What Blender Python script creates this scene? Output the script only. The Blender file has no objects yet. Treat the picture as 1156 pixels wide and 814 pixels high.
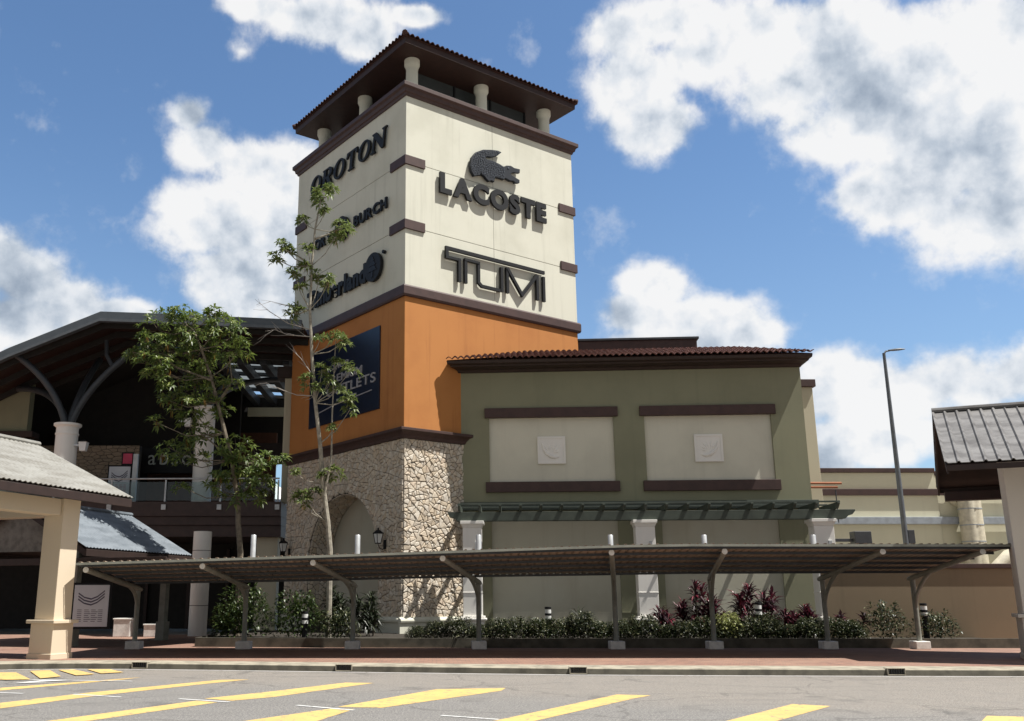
import bpy, bmesh, math, random
from mathutils import Vector, Matrix
R = math.radians
rnd = random.Random(7)
S = bpy.context.scene
COL = S.collection

# ------------------------------------------------------------------ camera
EYE, FPX, PITCH, CX, CY, PW = 1.83, 1067.0, R(13.8), 488.0, 413.5, 1156.0
cam = bpy.data.cameras.new('camera')
cam.lens = 36 * FPX / PW
cam.sensor_width = 36
cam.shift_x = (578 - CX) / PW
cam.shift_y = (CY - 407) / PW
cam.clip_end = 3000
camo = bpy.data.objects.new('camera', cam)
camo.location = (0, 0, EYE)
camo.rotation_euler = (R(90) + PITCH, 0, 0)
COL.objects.link(camo)
S.camera = camo

def ray(x, y):
    c, s = math.cos(PITCH), math.sin(PITCH)
    a = (x - CX) / FPX; b = -(y - CY) / FPX
    return Vector((a, c - b * s, s + b * c))

def spot(x, y, Y):
    """surveyed point of the photograph at depth Y metres"""
    d = ray(x, y)
    return Vector((0, 0, EYE)) + d * (Y / d.y)

# ------------------------------------------------------------------ materials
def mat(name):
    m = bpy.data.materials.new(name); m.use_nodes = True
    nt = m.node_tree; nt.nodes.clear()
    out = nt.nodes.new('ShaderNodeOutputMaterial')
    b = nt.nodes.new('ShaderNodeBsdfPrincipled')
    nt.links.new(b.outputs[0], out.inputs[0])
    return m, nt, b

def N(nt, t, **kw):
    n = nt.nodes.new(t)
    for k, v in kw.items():
        if k.startswith('i_'):
            k = k[2:]
            n.inputs[int(k) if k.isdigit() else k].default_value = v
        else: setattr(n, k, v)
    return n

def L(nt, a, b): nt.links.new(a, b)

def coords(nt, scale=(1, 1, 1), rot=(0, 0, 0), kind='Object'):
    t = N(nt, 'ShaderNodeTexCoord'); mp = N(nt, 'ShaderNodeMapping')
    mp.inputs['Scale'].default_value = scale; mp.inputs['Rotation'].default_value = rot
    L(nt, t.outputs[kind], mp.inputs[0]); return mp.outputs[0]

def noise(nt, vec, scale, detail=4, rough=.55):
    n = N(nt, 'ShaderNodeTexNoise'); n.inputs['Scale'].default_value = scale
    n.inputs['Detail'].default_value = detail; n.inputs['Roughness'].default_value = rough
    L(nt, vec, n.inputs['Vector']); return n.outputs[0]

def ramp(nt, fac, stops):
    r = N(nt, 'ShaderNodeValToRGB'); e = r.color_ramp.elements
    while len(e) < len(stops): e.new(.5)
    for i, (p, c) in enumerate(stops):
        e[i].position = p; e[i].color = (*c, 1) if len(c) == 3 else c
    L(nt, fac, r.inputs[0]); return r.outputs[0]

def maprange(nt, v, a, b, c=0, d=1):
    m = N(nt, 'ShaderNodeMapRange'); m.interpolation_type = 'SMOOTHSTEP'
    L(nt, v, m.inputs[0])
    for i, x in zip((1, 2, 3, 4), (a, b, c, d)): m.inputs[i].default_value = x
    return m.outputs[0]

def mix(nt, f, a, b, mode='MIX'):
    m = N(nt, 'ShaderNodeMix'); m.data_type = 'RGBA'; m.blend_type = mode
    for s, v in ((m.inputs[0], f), (m.inputs[6], a), (m.inputs[7], b)):
        if hasattr(v, 'is_output'): L(nt, v, s)
        elif isinstance(v, (int, float)): s.default_value = v
        else: s.default_value = (*v, 1)
    return m.outputs[2]

def bump(nt, b, h, strength=.3, dist=.02):
    n = N(nt, 'ShaderNodeBump'); n.inputs['Strength'].default_value = strength
    n.inputs['Distance'].default_value = dist
    L(nt, h, n.inputs['Height']); L(nt, n.outputs[0], b.inputs['Normal'])

def sc(c, k): return tuple(min(1, x * k) for x in c)

def stucco(name, c, stain=.25, streak=.3, dark=None, rough=.9):
    m, nt, b = mat(name)
    v = coords(nt); big = noise(nt, v, .35, 5, .6)
    vs = coords(nt, (1.6, 1.6, .09)); st = noise(nt, vs, 1.5, 5, .6)
    fine = noise(nt, v, 30, 3, .6)
    dk = dark or sc(c, .72)
    a = mix(nt, maprange(nt, big, .42, .72, 0, stain), c, dk)
    a = mix(nt, maprange(nt, st, .52, .78, 0, streak), a, sc(dk, .85))
    a = mix(nt, maprange(nt, fine, .3, .7, 0, .12), a, sc(c, .8))
    L(nt, a, b.inputs['Base Color']); b.inputs['Roughness'].default_value = rough
    bump(nt, b, fine, .25, .012)
    return m

def plain(name, c, rough=.5, metal=0, vary=.2, scale=3, bumpy=.1, spec=.5):
    m, nt, b = mat(name)
    v = coords(nt); n = noise(nt, v, scale, 5, .6)
    a = mix(nt, maprange(nt, n, .35, .7, 0, 1), c, sc(c, 1 - vary))
    L(nt, a, b.inputs['Base Color'])
    b.inputs['Roughness'].default_value = rough; b.inputs['Metallic'].default_value = metal
    b.inputs['Specular IOR Level'].default_value = spec
    bump(nt, b, noise(nt, v, scale * 12, 3), bumpy, .006)
    return m

def island(nt):
    g = N(nt, 'ShaderNodeNewGeometry'); return g.outputs['Random Per Island']

M = {}
M['cream'] = stucco('cream stucco', (.635, .63, .535), .5, .5, (.47, .465, .38))
M['panel'] = stucco('pale grey-beige stucco', (.66, .64, .53), .4, .25)
M['panel_low'] = stucco('greenish beige stucco', (.50, .49, .40), .45, .3, (.40, .355, .26))
M['green'] = stucco('olive green stucco', (.25, .25, .165), .45, .35)
M['orange'] = stucco('orange stucco', (.47, .195, .055), .45, .6, (.33, .115, .03))
M['side_cream'] = stucco('weathered cream wall', (.52, .48, .36), .3, .35)
M['bg_cream'] = stucco('far cream wall', (.66, .64, .48), .2, .2)
M['boundary'] = stucco('tan boundary wall', (.235, .18, .115), .35, .3)
M['column_cream'] = stucco('cream column paint', (.66, .56, .42), .12, .1)
M['column_grey'] = stucco('pinkish grey column paint', (.70, .64, .56), .2, .2)
M['white'] = stucco('white paint', (.84, .82, .77), .2, .2)
M['brown'] = plain('dark brown trim', (.062, .031, .026), .6, 0, .25)
M['brown_dk'] = plain('very dark brown timber', (.032, .017, .013), .65, 0, .3)
M['redbrown'] = plain('red brown soffit', (.034, .013, .009), .6, 0, .3)
M['slab'] = plain('dark brown fascia boards', (.05, .03, .026), .6, 0, .3)
M['black'] = plain('satin black sign paint', (.011, .0115, .013), .6, 0, .2, spec=.3)
M['croc'] = plain('blue black sign paint', (.017, .021, .029), .6, 0, .2, spec=.3)
M['stud'] = plain('grey sign dots', (.10, .12, .15), .5)
M['navy'] = plain('navy sign board', (.006, .013, .035), .35, 0, .3)
M['silver'] = plain('pale grey lettering', (.33, .33, .35), .5)
M['teal_wood'] = plain('grey green timber', (.062, .078, .062), .6, 0, .3, 2)
M['steel'] = plain('grey green painted steel', (.27, .275, .235), .5, 0, .25)
M['dark_steel'] = plain('dark grey steel', (.05, .055, .062), .45, .2, .2)
M['roof_grey'] = plain('blue grey roof fascia', (.085, .1, .115), .5, .1, .15)
M['lamp_grey'] = plain('galvanised lamp post', (.13, .145, .16), .5, .3, .2)
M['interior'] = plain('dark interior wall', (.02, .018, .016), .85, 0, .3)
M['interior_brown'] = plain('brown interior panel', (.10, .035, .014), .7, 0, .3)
M['glass_dark'] = plain('dark window glass', (.06, .068, .07), .08, 0, .2, 1, 0)
M['lampglass'] = plain('frosted lamp glass', (.75, .76, .74), .35, 0, .05)
M['footing'] = plain('pale concrete footing', (.80, .78, .74), .85, 0, .2, 6, .3)
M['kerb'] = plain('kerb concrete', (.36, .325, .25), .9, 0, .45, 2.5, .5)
M['kerb_face'] = plain('dark kerb face', (.115, .105, .08), .9, 0, .5, 2.5, .5)  # darker than the kerb top, also used on the planter kerb
M['grate'] = plain('cast iron grate', (.05, .05, .05), .6, .5, .3)
M['poster'] = plain('printed poster', (.62, .64, .68), .4, 0, .05)
M['ink'] = plain('poster ink', (.10, .09, .13), .6)
M['ink_red'] = plain('poster red ink', (.40, .10, .12), .6)
M['pink'] = plain('pink board', (.62, .06, .13), .5)
M['terracotta'] = plain('terracotta clay', (.36, .14, .07), .8)
M['wood_sid'] = plain('weathered grey boards', (.20, .19, .17), .8, 0, .4, 4)
M['soil'] = plain('planter soil', (.035, .028, .02), .95, 0, .4, 8, .5)
M['tent'] = plain('white tent fabric', (.8, .82, .82), .7, 0, .05)
M['sign_white'] = plain('white lettering', (.52, .56, .52), .5, 0, .05)
M['duct'] = plain('cream duct', (.62, .57, .44), .6, 0, .25)
M['pipe_grey'] = plain('grey cable tray', (.36, .40, .44), .5, .2, .2)
M['stub'] = plain('zinc pipe', (.55, .57, .58), .45, .4, .2)

def glass():
    m, nt, b = mat('clear balustrade glass')
    out = [n for n in nt.nodes if n.type == 'OUTPUT_MATERIAL'][0]
    tr = N(nt, 'ShaderNodeBsdfTransparent'); tr.inputs[0].default_value = (.80, .86, .86, 1)
    gl = N(nt, 'ShaderNodeBsdfGlossy'); gl.inputs['Roughness'].default_value = .03
    fr = N(nt, 'ShaderNodeFresnel'); fr.inputs[0].default_value = 1.5
    ms = N(nt, 'ShaderNodeMixShader')
    L(nt, fr.outputs[0], ms.inputs[0]); L(nt, tr.outputs[0], ms.inputs[1]); L(nt, gl.outputs[0], ms.inputs[2])
    L(nt, ms.outputs[0], out.inputs[0]); return m
M['glass'] = glass()
def skylight():
    m, nt, b = mat('white skylight sheet'); out = [n for n in nt.nodes if n.type == 'OUTPUT_MATERIAL'][0]
    t = N(nt, 'ShaderNodeBsdfTranslucent'); t.inputs[0].default_value = (.32, .34, .35, 1); L(nt, t.outputs[0], out.inputs[0]); return m
M['skylight'] = skylight()

def stone_mat(name, cols, rough=.9):
    m, nt, b = mat(name)
    r = island(nt); v = coords(nt)
    c = ramp(nt, r, cols)
    n = noise(nt, v, 9, 6, .65)
    c = mix(nt, .3, c, (.62, .49, .34))
    c = mix(nt, maprange(nt, n, .4, .8, 0, .4), c, (.22, .175, .125))
    L(nt, c, b.inputs['Base Color']); b.inputs['Roughness'].default_value = rough
    bump(nt, b, noise(nt, v, 14, 6, .7), .5, .02)
    return m
M['stone'] = stone_mat('split field stone', [(0, (.45, .38, .29)), (.15, (.68, .65, .58)), (.3, (.54, .52, .48)), (.45, (.74, .71, .64)), (.6, (.60, .51, .39)), (.72, (.42, .39, .35)), (.86, (.70, .63, .53)), (1, (.52, .43, .35))])
M['stone_dark'] = stone_mat('brown ledge stone', [(0, (.14, .10, .075)), (.4, (.22, .165, .12)), (.7, (.11, .085, .07)), (1, (.26, .2, .15))])
M['mortar'] = plain('dark mortar', (.085, .075, .062), .95, 0, .4, 6, .4)

def tile_mat():
    m, nt, b = mat('clay roof tile')
    v = coords(nt); n = noise(nt, coords(nt, (3.5, 2.6, 2.6)), 1.2, 4, .7)
    c = ramp(nt, n, [(.3, (.055, .022, .018)), (.45, (.10, .038, .028)), (.58, (.15, .062, .046)), (.72, (.26, .16, .13))])
    L(nt, c, b.inputs['Base Color']); b.inputs['Roughness'].default_value = .75
    bump(nt, b, noise(nt, v, 25, 4), .4, .01); return m
M['tile'] = tile_mat()
M['tile_dark'] = plain('dark clay roof tile', (.07, .028, .022), .8, 0, .4, 3, .3)

def metal_roof(name, c, dirt, rough=.5, metal=.3, sx=1.0):
    m, nt, b = mat(name)
    v = coords(nt); n = noise(nt, coords(nt, (1.2, .35, .35)), 2.2, 6, .65); n2 = noise(nt, v, 5, 6, .7)
    a = mix(nt, maprange(nt, n, .35, .7), c, dirt)
    a = mix(nt, maprange(nt, n2, .5, .75, 0, .6), a, sc(dirt, .75))
    L(nt, a, b.inputs['Base Color']); b.inputs['Roughness'].default_value = rough; b.inputs['Metallic'].default_value = metal
    bump(nt, b, n2, .15, .01); return m
M['roof_cream'] = metal_roof('cream corrugated steel', (.29, .285, .26), (.19, .18, .155), .6, .1)
M['roof_blue'] = metal_roof('blue grey corrugated steel', (.17, .195, .22), (.10, .12, .14), .55, .1)
M['roof_worn'] = metal_roof('worn grey standing seam', (.19, .185, .18), (.085, .08, .077), .6, .2)
M['canopy_sheet'] = metal_roof('grey brown profiled sheet', (.38, .295, .22), (.26, .20, .15), .5, .05)

def brick_pave():
    m, nt, b = mat('red brick paving')
    v = coords(nt)
    t = N(nt, 'ShaderNodeTexBrick'); L(nt, v, t.inputs['Vector'])
    t.inputs['Scale'].default_value = 1.0; t.inputs['Brick Width'].default_value = .23; t.inputs['Row Height'].default_value = .115
    t.inputs['Mortar Size'].default_value = .008
    t.inputs['Color1'].default_value = (.31, .165, .115, 1); t.inputs['Color2'].default_value = (.19, .105, .08, 1)
    t.inputs['Mortar'].default_value = (.11, .085, .07, 1)
    n = noise(nt, v, .8, 6, .65)
    c = mix(nt, maprange(nt, n, .38, .72, 0, .6), t.outputs[0], (.30, .20, .145))
    n2 = noise(nt, v, 3.5, 5, .7)
    c = mix(nt, maprange(nt, n2, .5, .8, 0, .45), c, (.11, .07, .055))
    L(nt, c, b.inputs['Base Color']); b.inputs['Roughness'].default_value = .88
    bump(nt, b, t.outputs[1], -.3, .006); return m
M['brick'] = brick_pave()

def asphalt_nodes(nt):
    v = coords(nt)
    t = N(nt, 'ShaderNodeTexCoord'); sep = N(nt, 'ShaderNodeSeparateXYZ'); L(nt, t.outputs['Object'], sep.inputs[0])
    big = noise(nt, v, .25, 5, .6); mid = noise(nt, v, 2.2, 6, .7); fine = noise(nt, v, 24, 3, .8); ultra = noise(nt, v, 70, 1)
    add = N(nt, 'ShaderNodeMath', operation='MULTIPLY_ADD'); L(nt, big, add.inputs[0]); add.inputs[1].default_value = 3.0
    L(nt, sep.outputs[1], add.inputs[2])
    sl = N(nt, 'ShaderNodeMath', operation='MULTIPLY_ADD'); L(nt, sep.outputs[0], sl.inputs[0]); sl.inputs[1].default_value = .45
    L(nt, add.outputs[0], sl.inputs[2])
    lane = maprange(nt, sl.outputs[0], 19.6, 23.0)
    c = mix(nt, lane, (.165, .160, .152), (.225, .197, .165))
    c = mix(nt, maprange(nt, mid, .4, .72, 0, .45), c, (.105, .10, .094))
    c = mix(nt, maprange(nt, fine, .47, .57, 0, .9), c, (.31, .29, .26))
    c = mix(nt, maprange(nt, ultra, .5, .62, 0, .75), c, (.05, .049, .047))
    # long tyre-worn streaks along the lane
    st = noise(nt, coords(nt, (.12, 1.6, 1)), 1.1, 4, .6)
    c = mix(nt, maprange(nt, st, .5, .75, 0, .28), c, (.085, .082, .078))
    vo = N(nt, 'ShaderNodeTexVoronoi'); vo.feature = 'DISTANCE_TO_EDGE'; vo.inputs['Scale'].default_value = .23
    wv = N(nt, 'ShaderNodeVectorMath', operation='ADD'); L(nt, v, wv.inputs[0])
    wn = N(nt, 'ShaderNodeTexNoise'); wn.inputs['Scale'].default_value = 1.1; wn.inputs['Detail'].default_value = 6; L(nt, v, wn.inputs['Vector'])
    L(nt, wn.outputs['Color'], wv.inputs[1]); L(nt, wv.outputs[0], vo.inputs['Vector'])
    c = mix(nt, maprange(nt, vo.outputs['Distance'], .004, .010, .4, 0), c, (.06, .056, .05))
    oil = noise(nt, v, .75, 3, .5)
    c = mix(nt, maprange(nt, oil, .60, .72, 0, .5), c, (.08, .076, .07))
    return c, fine
def asphalt():
    m, nt, b = mat('worn asphalt')
    c, fine = asphalt_nodes(nt)
    L(nt, c, b.inputs['Base Color']); b.inputs['Roughness'].default_value = .92
    bump(nt, b, fine, .5, .01); return m
M['asphalt'] = asphalt()

def road_paint(name, c, wear):
    m, nt, b = mat(name)
    a, fine = asphalt_nodes(nt); v = coords(nt)
    w = noise(nt, v, 4.5, 8, .75); w2 = noise(nt, v, 26, 3, .7)
    ad = N(nt, 'ShaderNodeMath', operation='MULTIPLY_ADD'); L(nt, w2, ad.inputs[0]); ad.inputs[1].default_value = .35; L(nt, w, ad.inputs[2])
    f = maprange(nt, ad.outputs[0], wear, wear + .12)
    tone = mix(nt, maprange(nt, noise(nt, v, 1.3, 4), .35, .7, 0, .5), c, sc(c, .78))
    L(nt, mix(nt, f, tone, a), b.inputs['Base Color']); b.inputs['Roughness'].default_value = .75
    bump(nt, b, fine, .4, .008); return m
M['yellow'] = road_paint('worn yellow road paint', (.62, .42, .145), .71)
M['white_line'] = road_paint('worn white road paint', (.62, .62, .60), .72)

def leaf_mat(name, c1, c2, c3=None, trans=.35, rough=.42):
    m, nt, b = mat(name)
    out = [n for n in nt.nodes if n.type == 'OUTPUT_MATERIAL'][0]
    r = island(nt)
    c = ramp(nt, r, [(0, c1), (.55, c2), (.9, c3 or c2), (1, c3 or c1)])
    L(nt, c, b.inputs['Base Color']); b.inputs['Roughness'].default_value = rough
    tl = N(nt, 'ShaderNodeBsdfTranslucent'); L(nt, mix(nt, .5, c, sc(c2, 1.8)), tl.inputs[0])
    ms = N(nt, 'ShaderNodeMixShader'); ms.inputs[0].default_value = trans
    L(nt, b.outputs[0], ms.inputs[1]); L(nt, tl.outputs[0], ms.inputs[2]); L(nt, ms.outputs[0], out.inputs[0])
    return m
M['leaf'] = leaf_mat('mid green leaf', (.055, .09, .02), (.10, .145, .03), (.21, .24, .06))
M['leaf_light'] = leaf_mat('yellow green leaf', (.08, .12, .032), (.125, .165, .045), (.20, .22, .08))
M['leaf_dry'] = leaf_mat('dry hanging leaf', (.22, .13, .03), (.30, .17, .04), (.18, .10, .03), .2)
M['leaf_hedge'] = leaf_mat('dark hedge leaf', (.012, .021, .008), (.024, .037, .012), (.17, .17, .09), .2)
M['leaf_bush'] = leaf_mat('bush leaf', (.018, .034, .010), (.034, .058, .014), (.09, .12, .03), .2)
M['leaf_var'] = leaf_mat('variegated pale leaf', (.16, .19, .05), (.25, .27, .09), (.34, .34, .16), .25)
M['leaf_red'] = leaf_mat('crimson strap leaf', (.018, .009, .012), (.04, .010, .017), (.17, .02, .036), .2)
M['leaf_maroon'] = leaf_mat('dark maroon strap leaf', (.022, .012, .016), (.04, .016, .02), (.10, .02, .035), .15)
M['leaf_dark'] = leaf_mat('dark strap leaf', (.015, .022, .012), (.025, .035, .016), (.05, .06, .03), .15)
M['bark'] = plain('grey bark', (.20, .165, .12), .9, 0, .55, 6, .6)
M['bark_pale'] = plain('pale bark', (.34, .31, .25), .9, 0, .45, 6, .6)
M['twig'] = plain('bare pale twig', (.36, .33, .30), .9)

# ------------------------------------------------------------------ mesh builder
class MB:
    def __init__(s): s.v = []; s.f = []
    def add(s, vs, fs):
        o = len(s.v); s.v += [tuple(p) for p in vs]; s.f += [tuple(i + o for i in f) for f in fs]; return s
    def box(s, x0, x1, y0, y1, z0, z1):
        return s.add([(x0,y0,z0),(x1,y0,z0),(x1,y1,z0),(x0,y1,z0),(x0,y0,z1),(x1,y0,z1),(x1,y1,z1),(x0,y1,z1)],
                     [(0,3,2,1),(4,5,6,7),(0,1,5,4),(1,2,6,5),(2,3,7,6),(3,0,4,7)])
    def frustum(s, cx, cy, z0, z1, a0, b0, a1, b1):
        return s.add([(cx-a0,cy-b0,z0),(cx+a0,cy-b0,z0),(cx+a0,cy+b0,z0),(cx-a0,cy+b0,z0),(cx-a1,cy-b1,z1),(cx+a1,cy-b1,z1),(cx+a1,cy+b1,z1),(cx-a1,cy+b1,z1)],
                     [(0,3,2,1),(4,5,6,7),(0,1,5,4),(1,2,6,5),(2,3,7,6),(3,0,4,7)])
    def prism(s, poly, fn, d0, d1):
        n = len(poly); a = [fn(p[0], p[1], d0) for p in poly]; b = [fn(p[0], p[1], d1) for p in poly]
        return s.add(a + b, [tuple(range(n))[::-1], tuple(range(n, 2 * n))] + [(i, (i+1) % n, n + (i+1) % n, n + i) for i in range(n)])
    def tube(s, pts, rad, n=10, cap=True):
        pts = [Vector(p) for p in pts]; k = len(pts)
        if not hasattr(rad, '__len__'): rad = [rad] * k
        vs = []; prev = None
        for i, p in enumerate(pts):
            t = (pts[min(i+1, k-1)] - pts[max(i-1, 0)]).normalized()
            if prev is None: a = t.orthogonal().normalized()
            else: a = (prev - t * prev.dot(t)).normalized()
            prev = a; b = t.cross(a)
            for j in range(n):
                w = 2 * math.pi * j / n
                vs.append(p + (a * math.cos(w) + b * math.sin(w)) * rad[i])
        fs = [(i*n+j, i*n+(j+1) % n, (i+1)*n+(j+1) % n, (i+1)*n+j) for i in range(k-1) for j in range(n)]
        if cap: fs += [tuple(range(n))[::-1], tuple(range((k-1)*n, k*n))]
        return s.add(vs, fs)
    def lathe(s, prof, cx=0, cy=0, n=24):
        vs = [(cx + r*math.cos(2*math.pi*j/n), cy + r*math.sin(2*math.pi*j/n), z) for r, z in prof for j in range(n)]
        k = len(prof)
        fs = [(i*n+j, i*n+(j+1) % n, (i+1)*n+(j+1) % n, (i+1)*n+j) for i in range(k-1) for j in range(n)]
        fs += [tuple(range(n))[::-1], tuple(range((k-1)*n, k*n))]
        return s.add(vs, fs)
    def mesh(s, name, m, smooth=False):
        me = bpy.data.meshes.new(name); me.from_pydata(s.v, [], s.f); me.validate()
        bm = bmesh.new(); bm.from_mesh(me); bmesh.ops.recalc_face_normals(bm, faces=bm.faces); bm.to_mesh(me); bm.free()
        if m: me.materials.append(M[m])
        if smooth:
            for p in me.polygons: p.use_smooth = True
        return me
    def build(s, name, m, parent=None, smooth=False, bevel=0, seg=2):
        o = bpy.data.objects.new(name, s.mesh(name, m, smooth)); COL.objects.link(o)
        if parent: o.parent = parent
        if bevel:
            b = o.modifiers.new('bevel', 'BEVEL'); b.width = bevel; b.segments = seg; b.limit_method = 'ANGLE'; b.angle_limit = R(40)
        if smooth:
            o.data.set_sharp_from_angle(angle=R(38))
        return o

def box(name, m, parent, x0, x1, y0, y1, z0, z1, bevel=.012):
    return MB().box(x0, x1, y0, y1, z0, z1).build(name, m, parent, bevel=bevel)

def tag(o, label, cat, group=None, kind=None):
    if label: o['label'] = label
    if cat: o['category'] = cat
    if group: o['group'] = group
    if kind: o['kind'] = kind
    return o

def thing(name, label, cat, loc=(0, 0, 0), yaw=0, group=None):
    o = bpy.data.objects.new(name, None); COL.objects.link(o)
    o.location = loc; o.rotation_euler = (0, 0, R(yaw)); o.empty_display_size = .3
    return tag(o, label, cat, group)

def structure(o, kind='structure'):
    o['kind'] = kind; return o

def copy_tree(o, parent=None):
    c = o.copy(); COL.objects.link(c)
    if parent: c.parent = parent
    for ch in list(o.children): copy_tree(ch, c)
    return c

# ------------------------------------------------------------------ lettering
def curve_mesh(loops, depth, bevel=0):
    cu = bpy.data.curves.new('glyph', 'CURVE'); cu.dimensions = '2D'; cu.fill_mode = 'BOTH'; cu.extrude = depth / 2; cu.bevel_depth = bevel
    for lp in loops:
        sp = cu.splines.new('POLY'); sp.points.add(len(lp) - 1); sp.use_cyclic_u = True
        for p, q in zip(sp.points, lp): p.co = (q[0], q[1], 0, 1)
    return curve_to_mesh(cu)

def curve_to_mesh(cu):
    ob = bpy.data.objects.new('glyph', cu); COL.objects.link(ob)
    dg = bpy.context.evaluated_depsgraph_get(); dg.update()
    me = bpy.data.meshes.new_from_object(ob.evaluated_get(dg))
    bpy.data.objects.remove(ob); return me

def glyph(ch, offset=0.0, depth=.1, shear=0):
    cu = bpy.data.curves.new('glyph', 'FONT'); cu.body = ch; cu.extrude = depth / 2; cu.offset = offset; cu.shear = shear; cu.resolution_u = 6
    return curve_to_mesh(cu)

def put(me, fn, name, m, parent):
    """moves a flat glyph mesh (x right, y up, z out) on to a wall"""
    for v in me.vertices: v.co = fn(v.co.x, v.co.y, v.co.z)
    me.materials.clear(); me.materials.append(M[m])
    o = bpy.data.objects.new(name, me); COL.objects.link(o); o.parent = parent; return o

def word(parent, text, x0, x1, y0, y1, fn, m, offset=.02, depth=.12, gap=.06, shear=0, name='letter', ref=None):
    """one mesh per letter, set between x0..x1 with cap height y0..y1"""
    gl = []; x = 0
    for ch in text:
        if ch == ' ': x += .35; continue
        me = glyph(ch, offset, depth, shear); xs = [v.co.x for v in me.vertices]
        gl.append((me, x - min(xs))); x += max(xs) - min(xs) + gap
    tot = x - gap
    capme = glyph(ref or text[0], offset, depth); ys = [v.co.y for v in capme.vertices]; lo, hi = min(ys), max(ys)
    bpy.data.meshes.remove(capme)
    kx = (x1 - x0) / tot; ky = (y1 - y0) / (hi - lo)
    for me, dx in gl:
        put(me, lambda a, b, c, dx=dx: fn(x0 + (a + dx) * kx, y0 + (b - lo) * ky, c), name, m, parent)

def stroke(mb, pts, w, fn, d0, d1):
    """flat bar lettering: a mitred ribbon along pts, extruded d0..d1"""
    pts = [Vector((p[0], p[1])) for p in pts]; n = len(pts); Lf = []; Rt = []
    for i, p in enumerate(pts):
        a = (pts[i] - pts[i-1]).normalized() if i else (pts[1] - pts[0]).normalized()
        b = (pts[i+1] - pts[i]).normalized() if i < n-1 else a
        t = (a + b).normalized(); nn = Vector((-t.y, t.x)); k = 1 / max(.35, nn.dot(Vector((-a.y, a.x))))
        q = p
        if i == 0: q = p - a * w * .0
        Lf.append(q + nn * w/2 * k); Rt.append(q - nn * w/2 * k)
    for i in range(n-1):
        mb.prism([Lf[i], Lf[i+1], Rt[i+1], Rt[i]], fn, d0, d1)
    return mb

# ------------------------------------------------------------------ crazy stone facing
def clip(poly, px, py, nx, ny):
    out = []
    for i in range(len(poly)):
        a, b = poly[i-1], poly[i]
        da = (a[0]-px)*nx + (a[1]-py)*ny; db = (b[0]-px)*nx + (b[1]-py)*ny
        if (da <= 0) != (db <= 0):
            t = da / (da - db); out.append((a[0] + (b[0]-a[0])*t, a[1] + (b[1]-a[1])*t))
        if db <= 0: out.append(b)
    return out

def cells(w, h, cx, cy, rg, jit=.85):
    nx, ny = max(2, round(w / cx)), max(2, round(h / cy)); sx, sy = w / nx, h / ny
    P = {}
    for i in range(-1, nx + 1):
        for j in range(-1, ny + 1):
            P[i, j] = ((i + .5 + (.5 if j % 2 else 0) + (rg.random() - .5) * jit) * sx, (j + .5 + (rg.random() - .5) * jit) * sy)
    asp = cx / cy; out = []
    for (i, j), p in P.items():
        poly = [(0, 0), (w, 0), (w, h), (0, h)]
        th = rg.uniform(-.5, .5)
        for di in (-2, -1, 0, 1, 2):
            for dj in (-2, -1, 0, 1, 2):
                q = P.get((i + di, j + dj))
                if q is None or q == p: continue
                dx, dy = (q[0] - p[0]) / asp, (q[1] - p[1])
                poly = clip(poly, (p[0]+q[0])/2, (p[1]+q[1])/2, dx / asp, dy)
                if len(poly) < 3: break
            if len(poly) < 3: break
        if len(poly) >= 3: out.append(poly)
    return out

def split(poly, amax, rg, out):
    ar = abs(sum(poly[i-1][0]*poly[i][1] - poly[i][0]*poly[i-1][1] for i in range(len(poly)))) / 2
    if ar < amax * rg.uniform(.6, 1.5): out.append(poly); return
    n = len(poly); cx = sum(p[0] for p in poly)/n; cy = sum(p[1] for p in poly)/n
    sxx = sum((p[0]-cx)**2 for p in poly); syy = sum((p[1]-cy)**2 for p in poly); sxy = sum((p[0]-cx)*(p[1]-cy) for p in poly)
    th = .5*math.atan2(2*sxy, sxx - syy) + rg.uniform(-.55, .55)
    nx, ny = math.cos(th), math.sin(th); k = math.sqrt(ar)*.16
    px, py = cx + rg.uniform(-k, k), cy + rg.uniform(-k, k)
    for sgn in (1, -1):
        q = clip(poly, px, py, nx*sgn, ny*sgn)
        if len(q) >= 3: split(q, amax, rg, out)

def flags(w, h, amax, rg):
    out = []
    for c in cells(w, h, 1.15, .95, rg, 1.0): split(c, amax, rg, out)
    return out

def shrink(poly, d):
    cx = sum(p[0] for p in poly) / len(poly); cy = sum(p[1] for p in poly) / len(poly)
    out = []
    for x, y in poly:
        r = math.hypot(x - cx, y - cy); k = max(.15, (r - d) / max(r, 1e-6)); out.append((cx + (x-cx)*k, cy + (y-cy)*k))
    return out, (cx, cy)

def chaikin(poly):
    out = []
    for i in range(len(poly)):
        a, b = poly[i], poly[(i+1) % len(poly)]
        out += [(a[0]*.88 + b[0]*.12, a[1]*.88 + b[1]*.12), (a[0]*.12 + b[0]*.88, a[1]*.12 + b[1]*.88)]
    return out

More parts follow.
